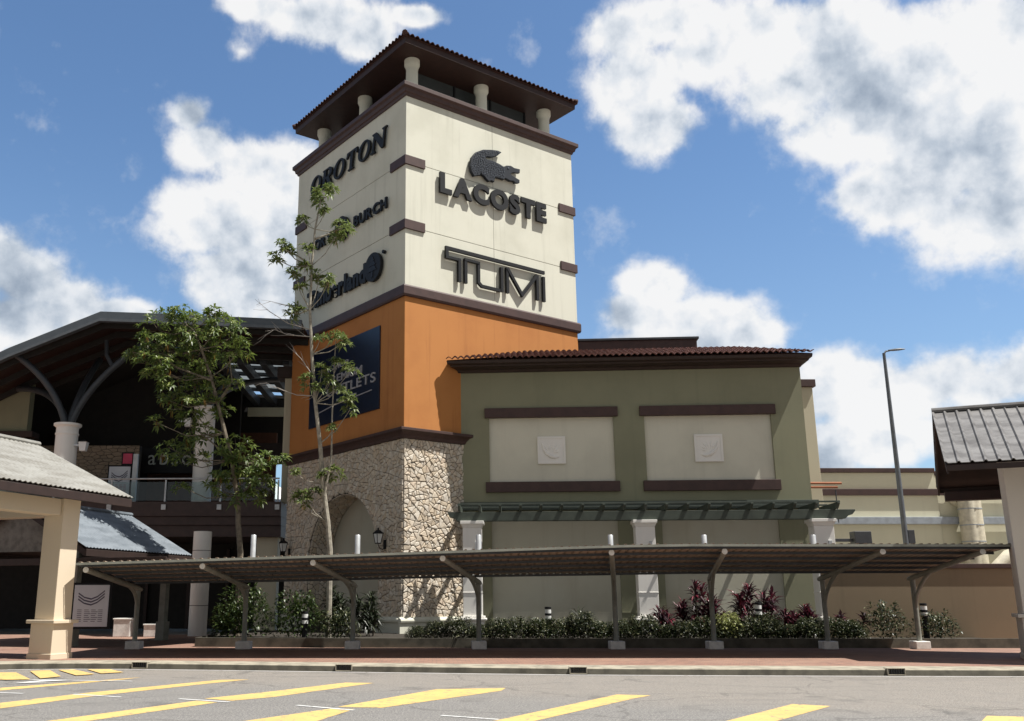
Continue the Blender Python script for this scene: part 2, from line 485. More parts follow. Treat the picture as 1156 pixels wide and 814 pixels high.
def stones(mb, polys, fn, rg, hmin=.03, hmax=.075, gap=.008):
    for poly in polys:
        # drop slivers
        ar = abs(sum(poly[i-1][0]*poly[i][1] - poly[i][0]*poly[i-1][1] for i in range(len(poly)))) / 2
        if ar < .006: continue
        p0, c = shrink(poly, gap); p0 = chaikin(p0); h = rg.uniform(hmin, hmax)
        p1, _ = shrink(p0, .012); p2, _ = shrink(p0, .045)
        tx, ty = rg.uniform(-.05, .05), rg.uniform(-.05, .05)
        n = len(p0)
        lift = lambda p, k: h * k + ((p[0]-c[0])*tx + (p[1]-c[1])*ty)
        vs = [fn(p[0], p[1], -.01) for p in p0] + [fn(p[0], p[1], max(.008, lift(p, .75))) for p in p1] + [fn(p[0], p[1], max(.01, lift(p, 1) + rg.uniform(-.006, .006))) for p in p2] + [fn(c[0], c[1], h * 1.05)]
        fs = []
        for k in (0, 1): fs += [(k*n+i, k*n+(i+1) % n, (k+1)*n+(i+1) % n, (k+1)*n+i) for i in range(n)]
        fs += [(2*n+i, 2*n+(i+1) % n, 3*n) for i in range(n)]
        mb.add(vs, fs)

# ------------------------------------------------------------------ roof sheets
def wave_sheet(name, m, parent, origin, ax, ay, wid, dep, period, amp, kind='barrel', rows=1, step=0, cuts=(), thick=.02, per=8):
    """profiled sheet spanned by unit vectors ax (across the ribs) and ay (up the slope)"""
    ax, ay, origin = Vector(ax).normalized(), Vector(ay).normalized(), Vector(origin); nz = ax.cross(ay)
    nu = max(per, int(wid / period * per)); vs = []; ts = []
    for r in range(rows): ts += [(dep * r / rows, step), (dep * (r + .97) / rows, 0)]
    if rows == 1: ts = [(0, 0), (dep, 0)]
    for t, lift in ts:
        for i in range(nu + 1):
            u = wid * i / nu; ph = (u / period) % 1
            if kind == 'barrel': hh = amp * abs(math.sin(math.pi * ph)) if ph < 1 else 0
            elif kind == 'rib': hh = amp if ph < .22 or ph > .78 else 0
            elif kind == 'seam': hh = amp if ph < .13 else 0
            else: hh = amp * .5 * (1 + math.sin(2 * math.pi * ph))
            vs.append(origin + ax * u + ay * t + nz * (hh + lift))
    fs = [(k*(nu+1)+i, k*(nu+1)+i+1, (k+1)*(nu+1)+i+1, (k+1)*(nu+1)+i) for k in range(len(ts)-1) for i in range(nu)]
    me = bpy.data.meshes.new(name); me.from_pydata([tuple(v) for v in vs], [], fs)
    bm = bmesh.new(); bm.from_mesh(me)
    for pt, no in cuts:
        bmesh.ops.bisect_plane(bm, geom=bm.verts[:] + bm.edges[:] + bm.faces[:], plane_co=pt, plane_no=no, clear_outer=True)
    bm.to_mesh(me); bm.free(); me.materials.append(M[m])
    o = bpy.data.objects.new(name, me); COL.objects.link(o); o.parent = parent
    if thick:
        s = o.modifiers.new('thickness', 'SOLIDIFY'); s.thickness = thick; s.offset = -1
    return o

# ================================================================== SETTING
def sheet(name, pts, z, m):
    me = bpy.data.meshes.new(name); me.from_pydata([(x, y, z) for x, y in pts], [], [tuple(range(len(pts)))]); me.materials.append(M[m])
    o = bpy.data.objects.new(name, me); COL.objects.link(o); return structure(o)

sheet('road', [(-900, -300), (900, -300), (900, 1500), (-900, 1500)], 0, 'asphalt')

KERB = [(-60, 24.6), (-30, 25.3), (-13, 25.9), (-11.2, 26.35), (-9.6, 26.55), (-8.14, 26.5), (-6, 26.18), (-4.35, 25.9), (-2, 25.47), (0, 25.12), (3.33, 24.6), (6, 24.4), (9, 24.25), (12, 24.12), (16, 23.98), (22, 23.8), (60, 23.0)]
KW = 1.15
inner = [(x, y + KW) for x, y in KERB]
vs = [(x, y, 0) for x, y in KERB] + [(x, y + .03, .13) for x, y in KERB] + [(x, y + .055, .15) for x, y in KERB] + [(x, y, .15) for x, y in inner]
n = len(KERB)
mb = MB(); mb.add(vs, [(k*n+i, k*n+i+1, (k+1)*n+i+1, (k+1)*n+i) for k in range(1, 3) for i in range(n-1)])
structure(mb.build('kerb', 'kerb'))
mb = MB(); mb.add(vs[:2*n], [(i, i+1, n+i+1, n+i) for i in range(n-1)])
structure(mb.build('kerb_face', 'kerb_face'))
mb = MB()
mb.add([(x, y - .001, .1495) for x, y in inner] + [(x, 47, .1495) for x, y in inner], [(i, i+1, n+i+1, n+i) for i in range(n-1)])
structure(mb.build('pavement', 'brick'))

def marking(pts, m, z=.004):
    sheet('road_marking', pts, z, m)
marking([(-7.78, 17.97), (-6.82, 19.95), (-4.93, 22.92), (-4.24, 23.05), (-4.97, 21.94), (-6.54, 19.16), (-7.39, 17.09)], 'yellow')
marking([(-7.2, 13.0), (-5.92, 15.37), (-4.33, 18.35), (-3.88, 18.07), (-5.3, 15.37), (-6.5, 13.0)], 'yellow')
marking([(-4.28, 18.74), (-3.19, 20.23), (-1.94, 22.21), (-1.3, 22.1), (-3.0, 19.07), (-3.68, 18.35)], 'yellow')
marking([(-4.5, 13.0), (-2.89, 15.37), (-1.7, 17.11), (-1.33, 16.97), (-1.77, 15.37), (-3.3, 13.0)], 'yellow')
marking([(-1.64, 17.34), (0.09, 20.62), (1.54, 20.9), (1.41, 20.29), (-0.87, 17.19)], 'yellow')
marking([(0.1, 14.1), (0.98, 15.45), (3.61, 19.5), (4.24, 19.33), (3.78, 18.73), (1.7, 15.59), (.7, 14.1)], 'yellow')
marking([(3.6, 14.2), (4.56, 15.45), (6.42, 17.79), (6.97, 17.46), (5.36, 15.48), (4.4, 14.2)], 'yellow')
marking([(7.9, 14.6), (8.89, 16.05), (9.41, 15.93), (8.6, 14.6)], 'yellow')
marking([(-9.09, 20.92), (-6.94, 23.68), (-7.16, 23.05), (-8.83, 20.33)], 'yellow')
def line(a, b, w, m='white_line', z=.008):
    a, b = Vector(a), Vector(b); t = (b - a).normalized(); nn = Vector((-t.y, t.x)) * w / 2
    marking([tuple(a + nn), tuple(a - nn), tuple(b - nn), tuple(b + nn)], m, z)
for a, b in (((.14, 16.08), (1.03, 15.55)), ((-2.38, 17.56), (-1.31, 16.79)), ((-4.74, 18.66), (-3.68, 18.09)), ((-7.04, 19.54), (-5.94, 18.99)), ((-9.3, 20.1), (-8.09, 19.68))):
    line(a, b, .09)
line((-9.6, 22.95), (-6.8, 22.49), .10, z=.012)
marking([(-9.24, 21.9), (-8.9, 22.75), (-8.2, 22.72), (-8.95, 22.25), (-8.5, 22.2)], 'white_line', .016)
for i in range(3, len(KERB) - 1):
    a, b = Vector(KERB[i]), Vector(KERB[i+1]); line(a - Vector((0, .28)), b - Vector((0, .28)), .09)
for P in ([(-10.91, 24.99), (-10.5, 24.99), (-9.27, 22.9), (-9.73, 22.75), (-11.2, 23.2)], [(-10.35, 25.48), (-9.94, 25.75), (-8.89, 23.74), (-9.15, 23.16)], [(-9.76, 25.85), (-9.44, 26.05), (-8.32, 24.43), (-8.65, 24.07)], [(-9.1, 26.1), (-8.5, 26.1), (-7.8, 25.05), (-8.25, 24.67)]):
    marking(P, 'yellow', .02)

# kerb inlets
def inlet(x, y):
    t = thing('kerb_inlet', None, 'drain', (x, y, 0), -7 if x < 2 else -2)
    box('frame', 'kerb', t, -.22, .22, -.035, .02, .012, .03); box('frame', 'kerb', t, -.22, -.195, -.035, .02, .03, .165)
    box('frame', 'kerb', t, .195, .22, -.035, .02, .03, .165); box('frame', 'kerb', t, -.22, .22, -.035, .2, .165, .182)
    mb = MB()
    for k in range(7): mb.box(-.185 + k*.058, -.16 + k*.058, -.02, .015, .04, .165)
    mb.build('grate', 'grate', t); return t
for (px, Y), lab in zip(((-7.82, 26.45), (-2.28, 25.52), (3.62, 24.58), (11.3, 24.14)), (
    'iron drain inlet set in the kerb in front of the leftmost canopy post', 'iron drain inlet in the kerb below the stone arch of the tower',
    'iron drain inlet in the kerb in front of the middle white pillar', 'pale framed drain inlet in the kerb near the right end of the canopy')):
    tag(inlet(px, Y), lab, None)

# ================================================================== TOWER
TW, TD = 10.8, 11.0
tower = thing('tower', 'tall square tower, cream above orange above rough stone, under a tiled roof', 'tower', (-1.25, 41.0, 0), 35.4)
FR = lambda x, y, d: (x, -d, y)           # right face: x along, y up, d outwards
FL = lambda x, y, d: (-d, x, y)           # left face : x = distance from the corner
FLr = lambda x, y, d: (-d, -x, y)         # left face, lettering runs left to right (x = -distance)
AC, AR, ASP = 5.2, 3.25, 3.4              # arch centre, radius, springing
arc = [(AC - AR * math.cos(math.pi * k / 32), ASP + AR * math.sin(math.pi * k / 32)) for k in range(33)]
outl = [(0, .0), (AC - AR, .0)] + arc + [(AC + AR, .0), (TD, .0), (TD, 8.66), (0, 8.66)]
base = MB(); base.prism(outl, FL, -1.25, 0)
base.box(1.2501, TW, 0, .6, 0, 8.66); base.box(1.2501, TW, .6001, TD, 7.9, 8.66)
stone = base.build('stone_base', 'mortar', tower)
box('arch_panel', 'panel_low', tower, 1.28, 1.5, .7, TD - .3, 0, 7.8, 0)
rg = random.Random(3)
mb = MB()
polys = []
for poly in flags(TD, 8.66 - .95, .062, rg):
    poly = [(a, b + .95) for a, b in poly]
    cx = sum(p[0] for p in poly) / len(poly); cy = sum(p[1] for p in poly) / len(poly)
    def inside(a, b, k=0): return (math.hypot(a - AC, b - ASP) < AR + k) if b > ASP else abs(a - AC) < AR + k
    if inside(cx, cy, -.03): continue
    q = []
    for a, b in poly:
        if inside(a, b, .02):
            if b > ASP:
                r = math.hypot(a - AC, b - ASP); a, b = AC + (a-AC) / r * (AR + .02), ASP + (b-ASP) / r * (AR + .02)
            else: a = AC + math.copysign(AR + .02, a - AC)
        q.append((a, b))
    polys.append(q)
stones(mb, polys, FL, rg, .025, .065)
# the reveal of the arch, faced with the same stone
al = math.pi * AR
def FA(s, t, d):                           # s along jamb and soffit, t = depth into the arch
    r = AR - d
    j = ASP - .95
    if s < j: return (t, AC - r, .95 + s)
    s -= j
    if s < al:
        a = s / AR; return (t, AC - r * math.cos(a), ASP + r * math.sin(a))
    return (t, AC + r, ASP - (s - al))
pl = flags(2 * (ASP - .95) + al, 1.25, .062, rg)
stones(mb, pl, FA, rg, .02, .05)
mb.build('stone_facing', 'stone', tower)
mb = MB()
pr = [[(a, b + .95) for a, b in p] for p in flags(3.75, 8.66 - .95, .058, rg)]
stones(mb, pr, FR, rg, .03, .075)
mb.build('stone_facing', 'stone', tower)
# plinth
pf = [(0, 0), (.13, 0), (.13, .82), (.2, .85), (.22, .92), (.2, .99), (.09, 1.04), (.09, 1.07), (0, 1.07)]
MB().prism(pf, lambda d, z, u: (u, -d, z), -.22, 3.7).build('plinth', 'cream', tower, bevel=.01)
MB().prism(pf, lambda d, z, u: (-d, u, z), -.002, AC - AR).build('plinth', 'cream', tower, bevel=.01)
MB().prism(pf, lambda d, z, u: (-d, u, z), AC + AR, TD).build('plinth', 'cream', tower, bevel=.01)
def ring(name, m, prof, x1=TW, y1=TD, bevel=.01, parent=tower, x0=0, y0=0):
    """moulding run right round the tower from a (projection, height) profile"""
    vs = []; n = len(prof)
    for sx, sy in ((0, 0), (1, 0), (1, 1), (0, 1)):
        for d, z in prof: vs.append(((x1 + d) if sx else x0 - d, (y1 + d) if sy else y0 - d, z))
    fs = [(c*n+i, c*n+(i+1) % n, ((c+1) % 4)*n+(i+1) % n, ((c+1) % 4)*n+i) for c in range(4) for i in range(n)]
    return MB().add(vs, fs).build(name, m, parent, bevel=bevel)
ring('stone_cornice', 'brown', [(0, 8.66), (.12, 8.66), (.16, 8.78), (.24, 8.9), (.36, 8.98), (.36, 9.1), (.0, 9.14)])
box('orange_wall', 'orange', tower, 0, TW, 0, TD, 9.13, 15.3, .02)
ring('band', 'brown', [(0, 15.2), (.1, 15.2), (.14, 15.3), (.14, 15.66), (.1, 15.74), (0, 15.74)])
cw = MB()
JZ = (18.62, 21.9)
zs = [15.3, JZ[0], JZ[1], 25.62]
for i in range(3):
    cw.box(0, TW, 0, TD, zs[i] + (.012 if i else .44), zs[i+1] - (.012 if i < 2 else 0))
cw.build('cream_wall', 'cream', tower, bevel=.008)
core = MB().box(.02, TW - .02, .02, TD - .02, 15.8, 25.5); core.build('wall_core', 'mortar', tower)
mb = MB().box(5.27, 5.285, -.003, .05, 16.0, 25.5); mb.build('panel_joint', 'mortar', tower)
for z0, z1 in ((18.48, 18.94), (21.72, 22.18)):
    for cx, cy in ((0, 0), (TW, 0), (0, TD)):
        m2 = MB()
        if (cx, cy) == (0, 0): m2.prism([(-.09, -.09), (1.07, -.09), (1.07, .05), (.05, .05), (.05, 1.25), (-.09, 1.25)], lambda a, b, c: (a, b, c), z0, z1)
        elif cx: m2.prism([(TW + .09, -.09), (TW + .09, 1.2), (TW - .05, 1.2), (TW - .05, .05), (TW - 1.07, .05), (TW - 1.07, -.09)], lambda a, b, c: (a, b, c), z0, z1)
        else: m2.prism([(-.09, TD + .09), (-.09, TD - 1.2), (.05, TD - 1.2), (.05, TD - .05), (1, TD - .05), (1, TD + .09)], lambda a, b, c: (a, b, c), z0, z1)
        m2.build('corner_block', 'brown', tower, bevel=.012)
ring('cornice', 'brown', [(-.3, 25.3), (.06, 25.3), (.1, 25.42), (.16, 25.46), (.2, 25.62), (.3, 25.7), (.3, 25.9), (-.3, 25.94)])
box('parapet_deck', 'cream', tower, .2, TW - .2, .2, TD - .2, 25.6, 25.9, 0)
for cx, cy in ((1, 1), (5.4, 1), (9.8, 1), (1, 5.5), (1, 10), (9.8, 5.5), (9.8, 10), (5.4, 10)):
    m2 = MB().lathe([(.34, 25.9), (.34, 26.0), (.31, 26.04), (.30, 27.45), (.315, 27.55), (.36, 27.66), (.39, 27.72), (.39, 28.0)], cx, cy)
    m2.build('column', 'cream', tower, smooth=True)
lan = box('lantern', 'glass_dark', tower, 1.75, 9.05, 1.75, 9.25, 25.9, 28.0, 0)
for k in range(4): box('mullion', 'black', lan, 1.7 + k*2.42, 1.8 + k*2.42, 1.68, 1.78, 25.9, 28.0, 0)
for k in range(1, 4): box('mullion', 'black', lan, 1.68, 1.78, 1.82 + k*2.42, 1.92 + k*2.42, 25.9, 28.0, 0)
RO = .22
box('soffit', 'redbrown', tower, -RO, TW + RO, -RO, TD + RO, 28.0, 28.06, 0)
ring('fascia', 'redbrown', [(RO - .5, 28.061), (RO, 28.061), (RO + .02, 28.3), (RO - .5, 28.3)])
RP = 19
tn = math.tan(R(RP)); ez = 28.33; ov = RO + .12
hip = []
c45 = math.sqrt(.5)
wave_sheet('roof_tiles', 'tile_dark', tower, (-ov, -ov, ez), (1, 0, 0), (0, 1, tn), TW + 2*ov, 6.4, .3, .11, rows=14, step=.04,
           cuts=[((-ov, -ov, 0), (-c45, c45, 0)), ((TW + ov, -ov, 0), (c45, c45, 0))], thick=.03)
wave_sheet('roof_tiles', 'tile_dark', tower, (-ov, TD + ov, ez), (0, -1, 0), (1, 0, tn), TD + 2*ov, 6.4, .3, .11, rows=14, step=.04,
           cuts=[((-ov, -ov, 0), (c45, -c45, 0)), ((-ov, TD + ov, 0), (c45, c45, 0))], thick=.03)
mb = MB(); cxp, cyp, top = TW/2, TD/2, ez + (TW/2 + ov) * tn
mb.add([(-ov, -ov, ez-.02), (TW+ov, -ov, ez-.02), (TW+ov, TD+ov, ez-.02), (-ov, TD+ov, ez-.02), (cxp, cyp, top - .1)], [(1, 2, 4), (2, 3, 4), (0, 1, 4), (3, 0, 4), (0, 3, 2, 1)])
mb.build('roof', 'tile_dark', tower)
for a in ((-ov, -ov), (TW + ov, -ov), (-ov, TD + ov)):
    MB().tube([(a[0], a[1], ez + .1), (cxp, cyp, top + .12)], .14, 8).build('hip_ridge', 'tile_dark', tower, smooth=True)

# ------------------------------------------------------------------ tower signs
def sign(name, label): return thing(name, label, 'sign', (-1.25, 41.0, 0), 35.4)
s1 = sign('wall_sign', 'black raised bold capitals below a crocodile emblem on the sunlit face of the tower')
word(s1, 'LACOSTE', 1.86, 8.68, 20.72, 21.78, lambda a, b, c: FR(a, b, c + .15), 'black', .055, .13, .07)
croc = [(5.65, 23.86), (5.44, 23.88), (5.02, 23.80), (4.5, 23.66), (4.06, 23.40), (3.79, 23.05), (3.68, 22.61), (3.76, 22.30), (3.92, 22.10), (4.10, 22.20), (4.26, 22.24), (4.32, 22.42), (4.45, 22.30), (4.58, 22.27), (4.70, 22.15), (4.84, 22.07), (5.0, 22.16), (5.16, 22.13), (5.23, 22.40), (5.59, 22.44), (5.80, 22.42), (5.92, 22.54), (6.22, 22.47), (6.45, 22.52), (6.6, 22.44), (6.83, 22.51), (6.84, 22.65), (6.42, 22.74), (6.20, 22.84), (6.36, 22.95), (6.5, 23.0), (6.86, 23.07), (6.88, 23.25), (6.51, 23.22), (6.3, 23.28), (6.02, 23.22), (5.82, 23.10), (5.53, 23.17), (5.08, 23.23), (4.75, 23.18), (4.60, 23.27), (4.72, 23.40), (5.01, 23.43), (5.39, 23.61)]
e = put(curve_mesh([croc], .13, .02), lambda a, b, c: FR(a, b, c + .16), 'emblem', 'croc', s1)
mb = MB(); rg2 = random.Random(5)
def inpoly(x, y, P):
    r = False
    for i in range(len(P)):
        (x1, y1), (x2, y2) = P[i-1], P[i]
        if (y1 > y) != (y2 > y) and x < (x2-x1)*(y-y1)/(y2-y1) + x1: r = not r
    return r
done = []
for _ in range(1500):
    x, y = rg2.uniform(3.7, 5.85), rg2.uniform(22.3, 23.9)
    if all(inpoly(x + dx, y + dy, croc) for dx, dy in ((.05, 0), (-.05, 0), (0, .05), (0, -.05))) and all(math.hypot(x - a, y - b) > .085 for a, b in done):
        done.append((x, y)); r = rg2.uniform(.014, .024)
        mb.prism([(x - r, y - r*.7), (x, y - r), (x + r, y - r*.5), (x + r*.8, y + r), (x - r*.6, y + r*.9)], FR, .24, .275)
mb.prism([(6.06, 23.08), (6.14, 23.08), (6.14, 23.15), (6.06, 23.15)], FR, .24, .275)
em_ = bmesh.new(); em_.from_mesh(e.data); k0 = len(em_.faces)
tmp = mb.mesh('scale_dots', 'stud'); em_.from_mesh(tmp); em_.faces.ensure_lookup_table()
for f in em_.faces[k0:]: f.material_index = 1
em_.to_mesh(e.data); em_.free(); bpy.data.meshes.remove(tmp); e.data.materials.append(M['stud'])

s2 = sign('wall_sign', 'black outline style letters under one long bar, low on the sunlit face of the tower')
def bar(pts, k, w=.15): return stroke(MB(), pts, w, FR, .07 + k*.002, .19 + k*.004)
t = bar([(2.19, 17.98), (8.45, 17.98)], 0, .17); stroke(t, [(2.27, 17.9), (2.27, 17.5)], .16, FR, .072, .204); stroke(t, [(2.19, 17.52), (3.0, 17.52)], .13, FR, .072, .208)
stroke(t, [(3.0, 17.59), (3.0, 16.42)], .16, FR, .072, .212); stroke(t, [(3.38, 17.66), (3.38, 16.42)], .16, FR, .072, .204); stroke(t, [(3.3, 17.61), (4.2, 17.61)], .12, FR, .072, .216)
t.build('letter', 'black', s2)
t = bar([(4.17, 17.68), (4.17, 16.62), (4.36, 16.47), (5.5, 16.47)], 1, .15); stroke(t, [(5.6, 17.68), (5.6, 16.42)], .15, FR, .072, .216); t.build('letter', 'black', s2)
t = bar([(5.97, 17.75), (5.97, 16.42)], 2, .16); stroke(t, [(5.97, 17.72), (6.9, 16.5), (7.93, 17.75)], .15, FR, .072, .22); stroke(t, [(7.93, 17.75), (7.93, 16.42)], .16, FR, .072, .21); t.build('letter', 'black', s2)
bar([(8.37, 17.75), (8.37, 16.42)], 3, .16).build('letter', 'black', s2)

s3 = sign('wall_sign', 'black serif capitals at the top of the shaded left face of the tower')
def ell(cx, cy, a, b, n=28, tilt=0): return [(cx + a*math.cos(2*math.pi*k/n) + tilt*b*math.sin(2*math.pi*k/n), cy + b*math.sin(2*math.pi*k/n)) for k in range(n)]
SER = {'O': ([ell(.42, .5, .42, .52), ell(.42, .5, .24, .44, tilt=.10)], .84),
 'T': ([[(0.22, 0), (0.58, 0), (0.58, .05), (.49, .08), (.49, .91), (.64, .89), (.74, .72), (.79, .72), (.77, 1), (.03, 1), (.01, .72), (.06, .72), (.16, .89), (.31, .91), (.31, .08), (.22, .05)]], .80),
 'N': ([[(0, 0), (.28, 0), (.28, .05), (.19, .08), (.19, .74), (.70, 0), (.85, 0), (.85, .92), (.94, .95), (.94, 1), (.66, 1), (.66, .95), (.75, .92), (.75, .34), (.26, 1), (0, 1), (0, .95), (.09, .92), (.09, .08), (0, .05)]], .94),
 'R': ([[(0, 0), (.34, 0), (.34, .05), (.26, .08), (.26, .46), (.33, .46), (.57, 0), (.84, 0), (.84, .05), (.76, .08), (.54, .48), (.70, .56), (.75, .73), (.70, .90), (.54, 1), (0, 1), (0, .95), (.08, .92), (.08, .08), (0, .05)],
        [(.26, .54), (.42, .54), (.53, .62), (.56, .74), (.51, .87), (.41, .93), (.26, .93)]], .80)}
tot = sum(SER[c][1] + .10 for c in 'OROTON') - .10; k = (9.28 - 1.62) / tot; x = -9.28
for c in 'OROTON':
    lo, wd = SER[c]
    me = curve_mesh([[((a + .12*b)*k + x, b*1.02) for a, b in lp] for lp in lo], .1, .008)
    put(me, lambda a, b, cc: FLr(a, b + 23.3, cc + .13), 'letter', 'black', s3); x += (wd + .10)*k

s4 = sign('wall_sign', 'black capitals either side of a round emblem, middle line of the shaded left tower face')
word(s4, 'TORY', -9.2, -6.75, 19.98, 20.55, lambda a, b, c: FLr(a, b, c + .12), 'black', .03, .1, .09)
word(s4, 'BURCH', -4.5, -1.42, 19.98, 20.55, lambda a, b, c: FLr(a, b, c + .12), 'black', .03, .1, .09)
def rng(cx, cy, r0, r1): return [ell(cx, cy, r0, r0, 36), ell(cx, cy, r1, r1, 36)]
em = put(curve_mesh(rng(-5.58, 20.27, .64, .50), .2), lambda a, b, c: FLr(a, b, c + .18), 'emblem', 'black', s4)
mb = MB()
FLd = lambda a, b, d: FLr(a, b, d)
for dy, w in ((.27, .5), (-.27, .5)): stroke(mb, [(-5.58 - w/2, 20.27 + dy), (-5.58 + w/2, 20.27 + dy)], .1, FLd, .1, .262)
stroke(mb, [(-5.58, 20.54), (-5.58, 20.0)], .12, FLd, .1, .266)
for sx in (-1, 1): stroke(mb, [(-5.58 + sx*.24, 20.48), (-5.58 + sx*.24, 20.32)], .08, FLd, .1, .258); stroke(mb, [(-5.58 + sx*.24, 20.22), (-5.58 + sx*.24, 20.06)], .08, FLd, .1, .258)
mb.build('monogram', 'black', em)

s5 = sign('wall_sign', 'heavy black lower case lettering with round tree emblem, lowest on left tower face')
word(s5, 'Timberland', -9.2, -3.2, 16.72, 17.72, lambda a, b, c: FLr(a, b, c + .13), 'black', .045, .12, .05, ref='T')
em = put(curve_mesh([ell(-2.48, 17.27, .72, .72, 36)], .16), lambda a, b, c: FLr(a, b, c + .15), 'emblem', 'black', s5)
mb = MB(); g = lambda p: [(-2.48 + a*.6, 17.27 + b*.6) for a, b in p]
for P in ([(0, .95), (.3, .5), (-.3, .5)], [(-.5, .1), (.5, .1), (.2, .48), (-.2, .48)], [(-.65, -.35), (.65, -.35), (.3, .06), (-.3, .06)], [(-.12, -.9), (.12, -.9), (.1, -.38), (-.1, -.38)]):
    mb.prism(g(P), FLd, .2, .26)
mb.build('tree_motif', 'croc', em)
mb = MB(); mb.prism(ell(-1.62, 17.8, .09, .09, 12), FLd, .05, .2); mb.build('mark', 'black', s5)

bd = sign('sign_board', 'large navy blue board with pale lettering on the orange left face of the tower')
MB().prism([(2.0, 10.3), (8.78, 10.3), (8.78, 14.27), (2.0, 14.27)], FL, -.02, .07).build('board', 'navy', bd, bevel=.01)
word(bd, 'JOHOR', -6.9, -4.7, 12.86, 13.22, lambda a, b, c: FLr(a, b, c + .09), 'silver', .005, .04, .09)
word(bd, 'PREMIUM', -6.9, -3.5, 12.28, 12.66, lambda a, b, c: FLr(a, b, c + .09), 'silver', .005, .04, .09)
word(bd, 'OUTLETS', -6.9, -2.28, 11.62, 12.1, lambda a, b, c: FLr(a, b, c + .09), 'silver', .01, .04, .09)
mb = MB(); stroke(mb, [(-7.9, 10.95), (-6.3, 11.12), (-4.6, 11.2), (-2.6, 11.28)], .05, FLd, .071, .09)
stroke(mb, [(-5.9, 11.35), (-4.0, 11.35)], .09, FLd, .071, .092)
mb.build('underline', 'silver', bd)

def lantern(u, label):
    t = thing('wall_lantern', label, 'lamp', (-1.25, 41.0, 0), 35.4)
    z = 4.12; q = -.44
    MB().box(-.13, -.06, u - .07, u + .07, z - .2, z + .2).build('wall_plate', 'black', t, bevel=.01)
    MB().tube([(-.1, u, z - .14), (-.2, u, z - .22), (-.36, u, z - .16), (q, u, z + .0)], .02, 8).build('arm', 'black', t, smooth=True)
    MB().frustum(q, u, z + .06, z + .45, .085, .085, .145, .145).build('glass', 'lampglass', t)
    mb = MB()
    for a, b in ((-1, -1), (1, -1), (1, 1), (-1, 1)):
        mb.tube([(q + a*.09, u + b*.09, z + .06), (q + a*.15, u + b*.15, z + .45)], .016, 6)
    mb.box(q - .1, q + .1, u - .1, u + .1, z + .02, z + .06); mb.box(q - .17, q + .17, u - .17, u + .17, z + .45, z + .48)
    mb.frustum(q, u, z + .48, z + .61, .18, .18, .05, .05); mb.lathe([(.02, z + .61), (.045, z + .65), (.015, z + .72)], q, u, 10)
    mb.build('frame', 'black', t)
lantern(1.3, 'black wall lantern on the stone between the arch and the tower corner')
lantern(10.4, 'black wall lantern on the stone beyond the arch, near the balcony')

# ================================================================== GREEN WING
wing = thing('shop_wing', 'olive green two storey block with framed blank panels under a clay tile roof', 'building', (1.32, 42.83, 0), -4.7)
W = 15.36
mb = MB()
holes = [(1.29, 6.92, 6.9, 9.88), (8.3, 13.9, 6.9, 9.88), (1.34, 6.92, .0, 5.62), (8.83, 13.86, .0, 5.62)]
def wall_holes(mb, x0, x1, z0, z1, holes, y0, y1):
    xs = sorted({x0, x1, *[h[0] for h in holes], *[h[1] for h in holes]}); zs = sorted({z0, z1, *[h[2] for h in holes], *[h[3] for h in holes]})
    for i in range(len(xs)-1):
        for j in range(len(zs)-1):
            cx, cz = (xs[i]+xs[i+1])/2, (zs[j]+zs[j+1])/2
            if any(h[0] < cx < h[1] and h[2] < cz < h[3] for h in holes): continue
            a, b, c, d = xs[i], xs[i+1], zs[j], zs[j+1]
            mb.add([(a, y0, c), (b, y0, c), (b, y0, d), (a, y0, d)], [(0, 1, 2, 3)])
    for a, b, c, d in holes:
        mb.add([(a, y0, c), (b, y0, c), (b, y0, d), (a, y0, d), (a, y1, c), (b, y1, c), (b, y1, d), (a, y1, d)], [(0, 4, 5, 1), (1, 5, 6, 2), (2, 6, 7, 3), (3, 7, 4, 0)])
wall_holes(mb, -2.2, W, 0, 12.06, holes, 0, .14)
mb.add([(W, 0, 0), (W, 9, 0), (W, 9, 12.06), (W, 0, 12.06)], [(0, 1, 2, 3)])
mb.add([(-2.2, 0, 12.06), (W, 0, 12.06), (W, 9, 12.06), (-2.2, 9, 12.06)], [(0, 1, 2, 3)])
bmw = mb.build('wall', 'green', wing)
box('plinth_line', 'green', wing, 6.92, 8.83, -.02, .0, 1.22, 1.27, 0)
for a, b, c, d in holes[:2]:
    box('panel', 'panel', wing, a - .02, b + .02, .13, .3, c - .05, d + .02, 0)
    box('lintel', 'brown', wing, a - .2, b + .2, -.16, .1, 9.86, 10.3, .015)
    box('sill', 'brown', wing, a - .18, b + .16, -.18, .1, 6.46, 6.92, .015)
for a, b, c, d in holes[2:]:
    box('panel', 'panel_low', wing, a - .02, b + .02, .11, .3, -.02, d + .02, 0)
    box('panel_base', 'panel_low', wing, a + .003, b - .003, .07, .115, .0, 1.25, .004)
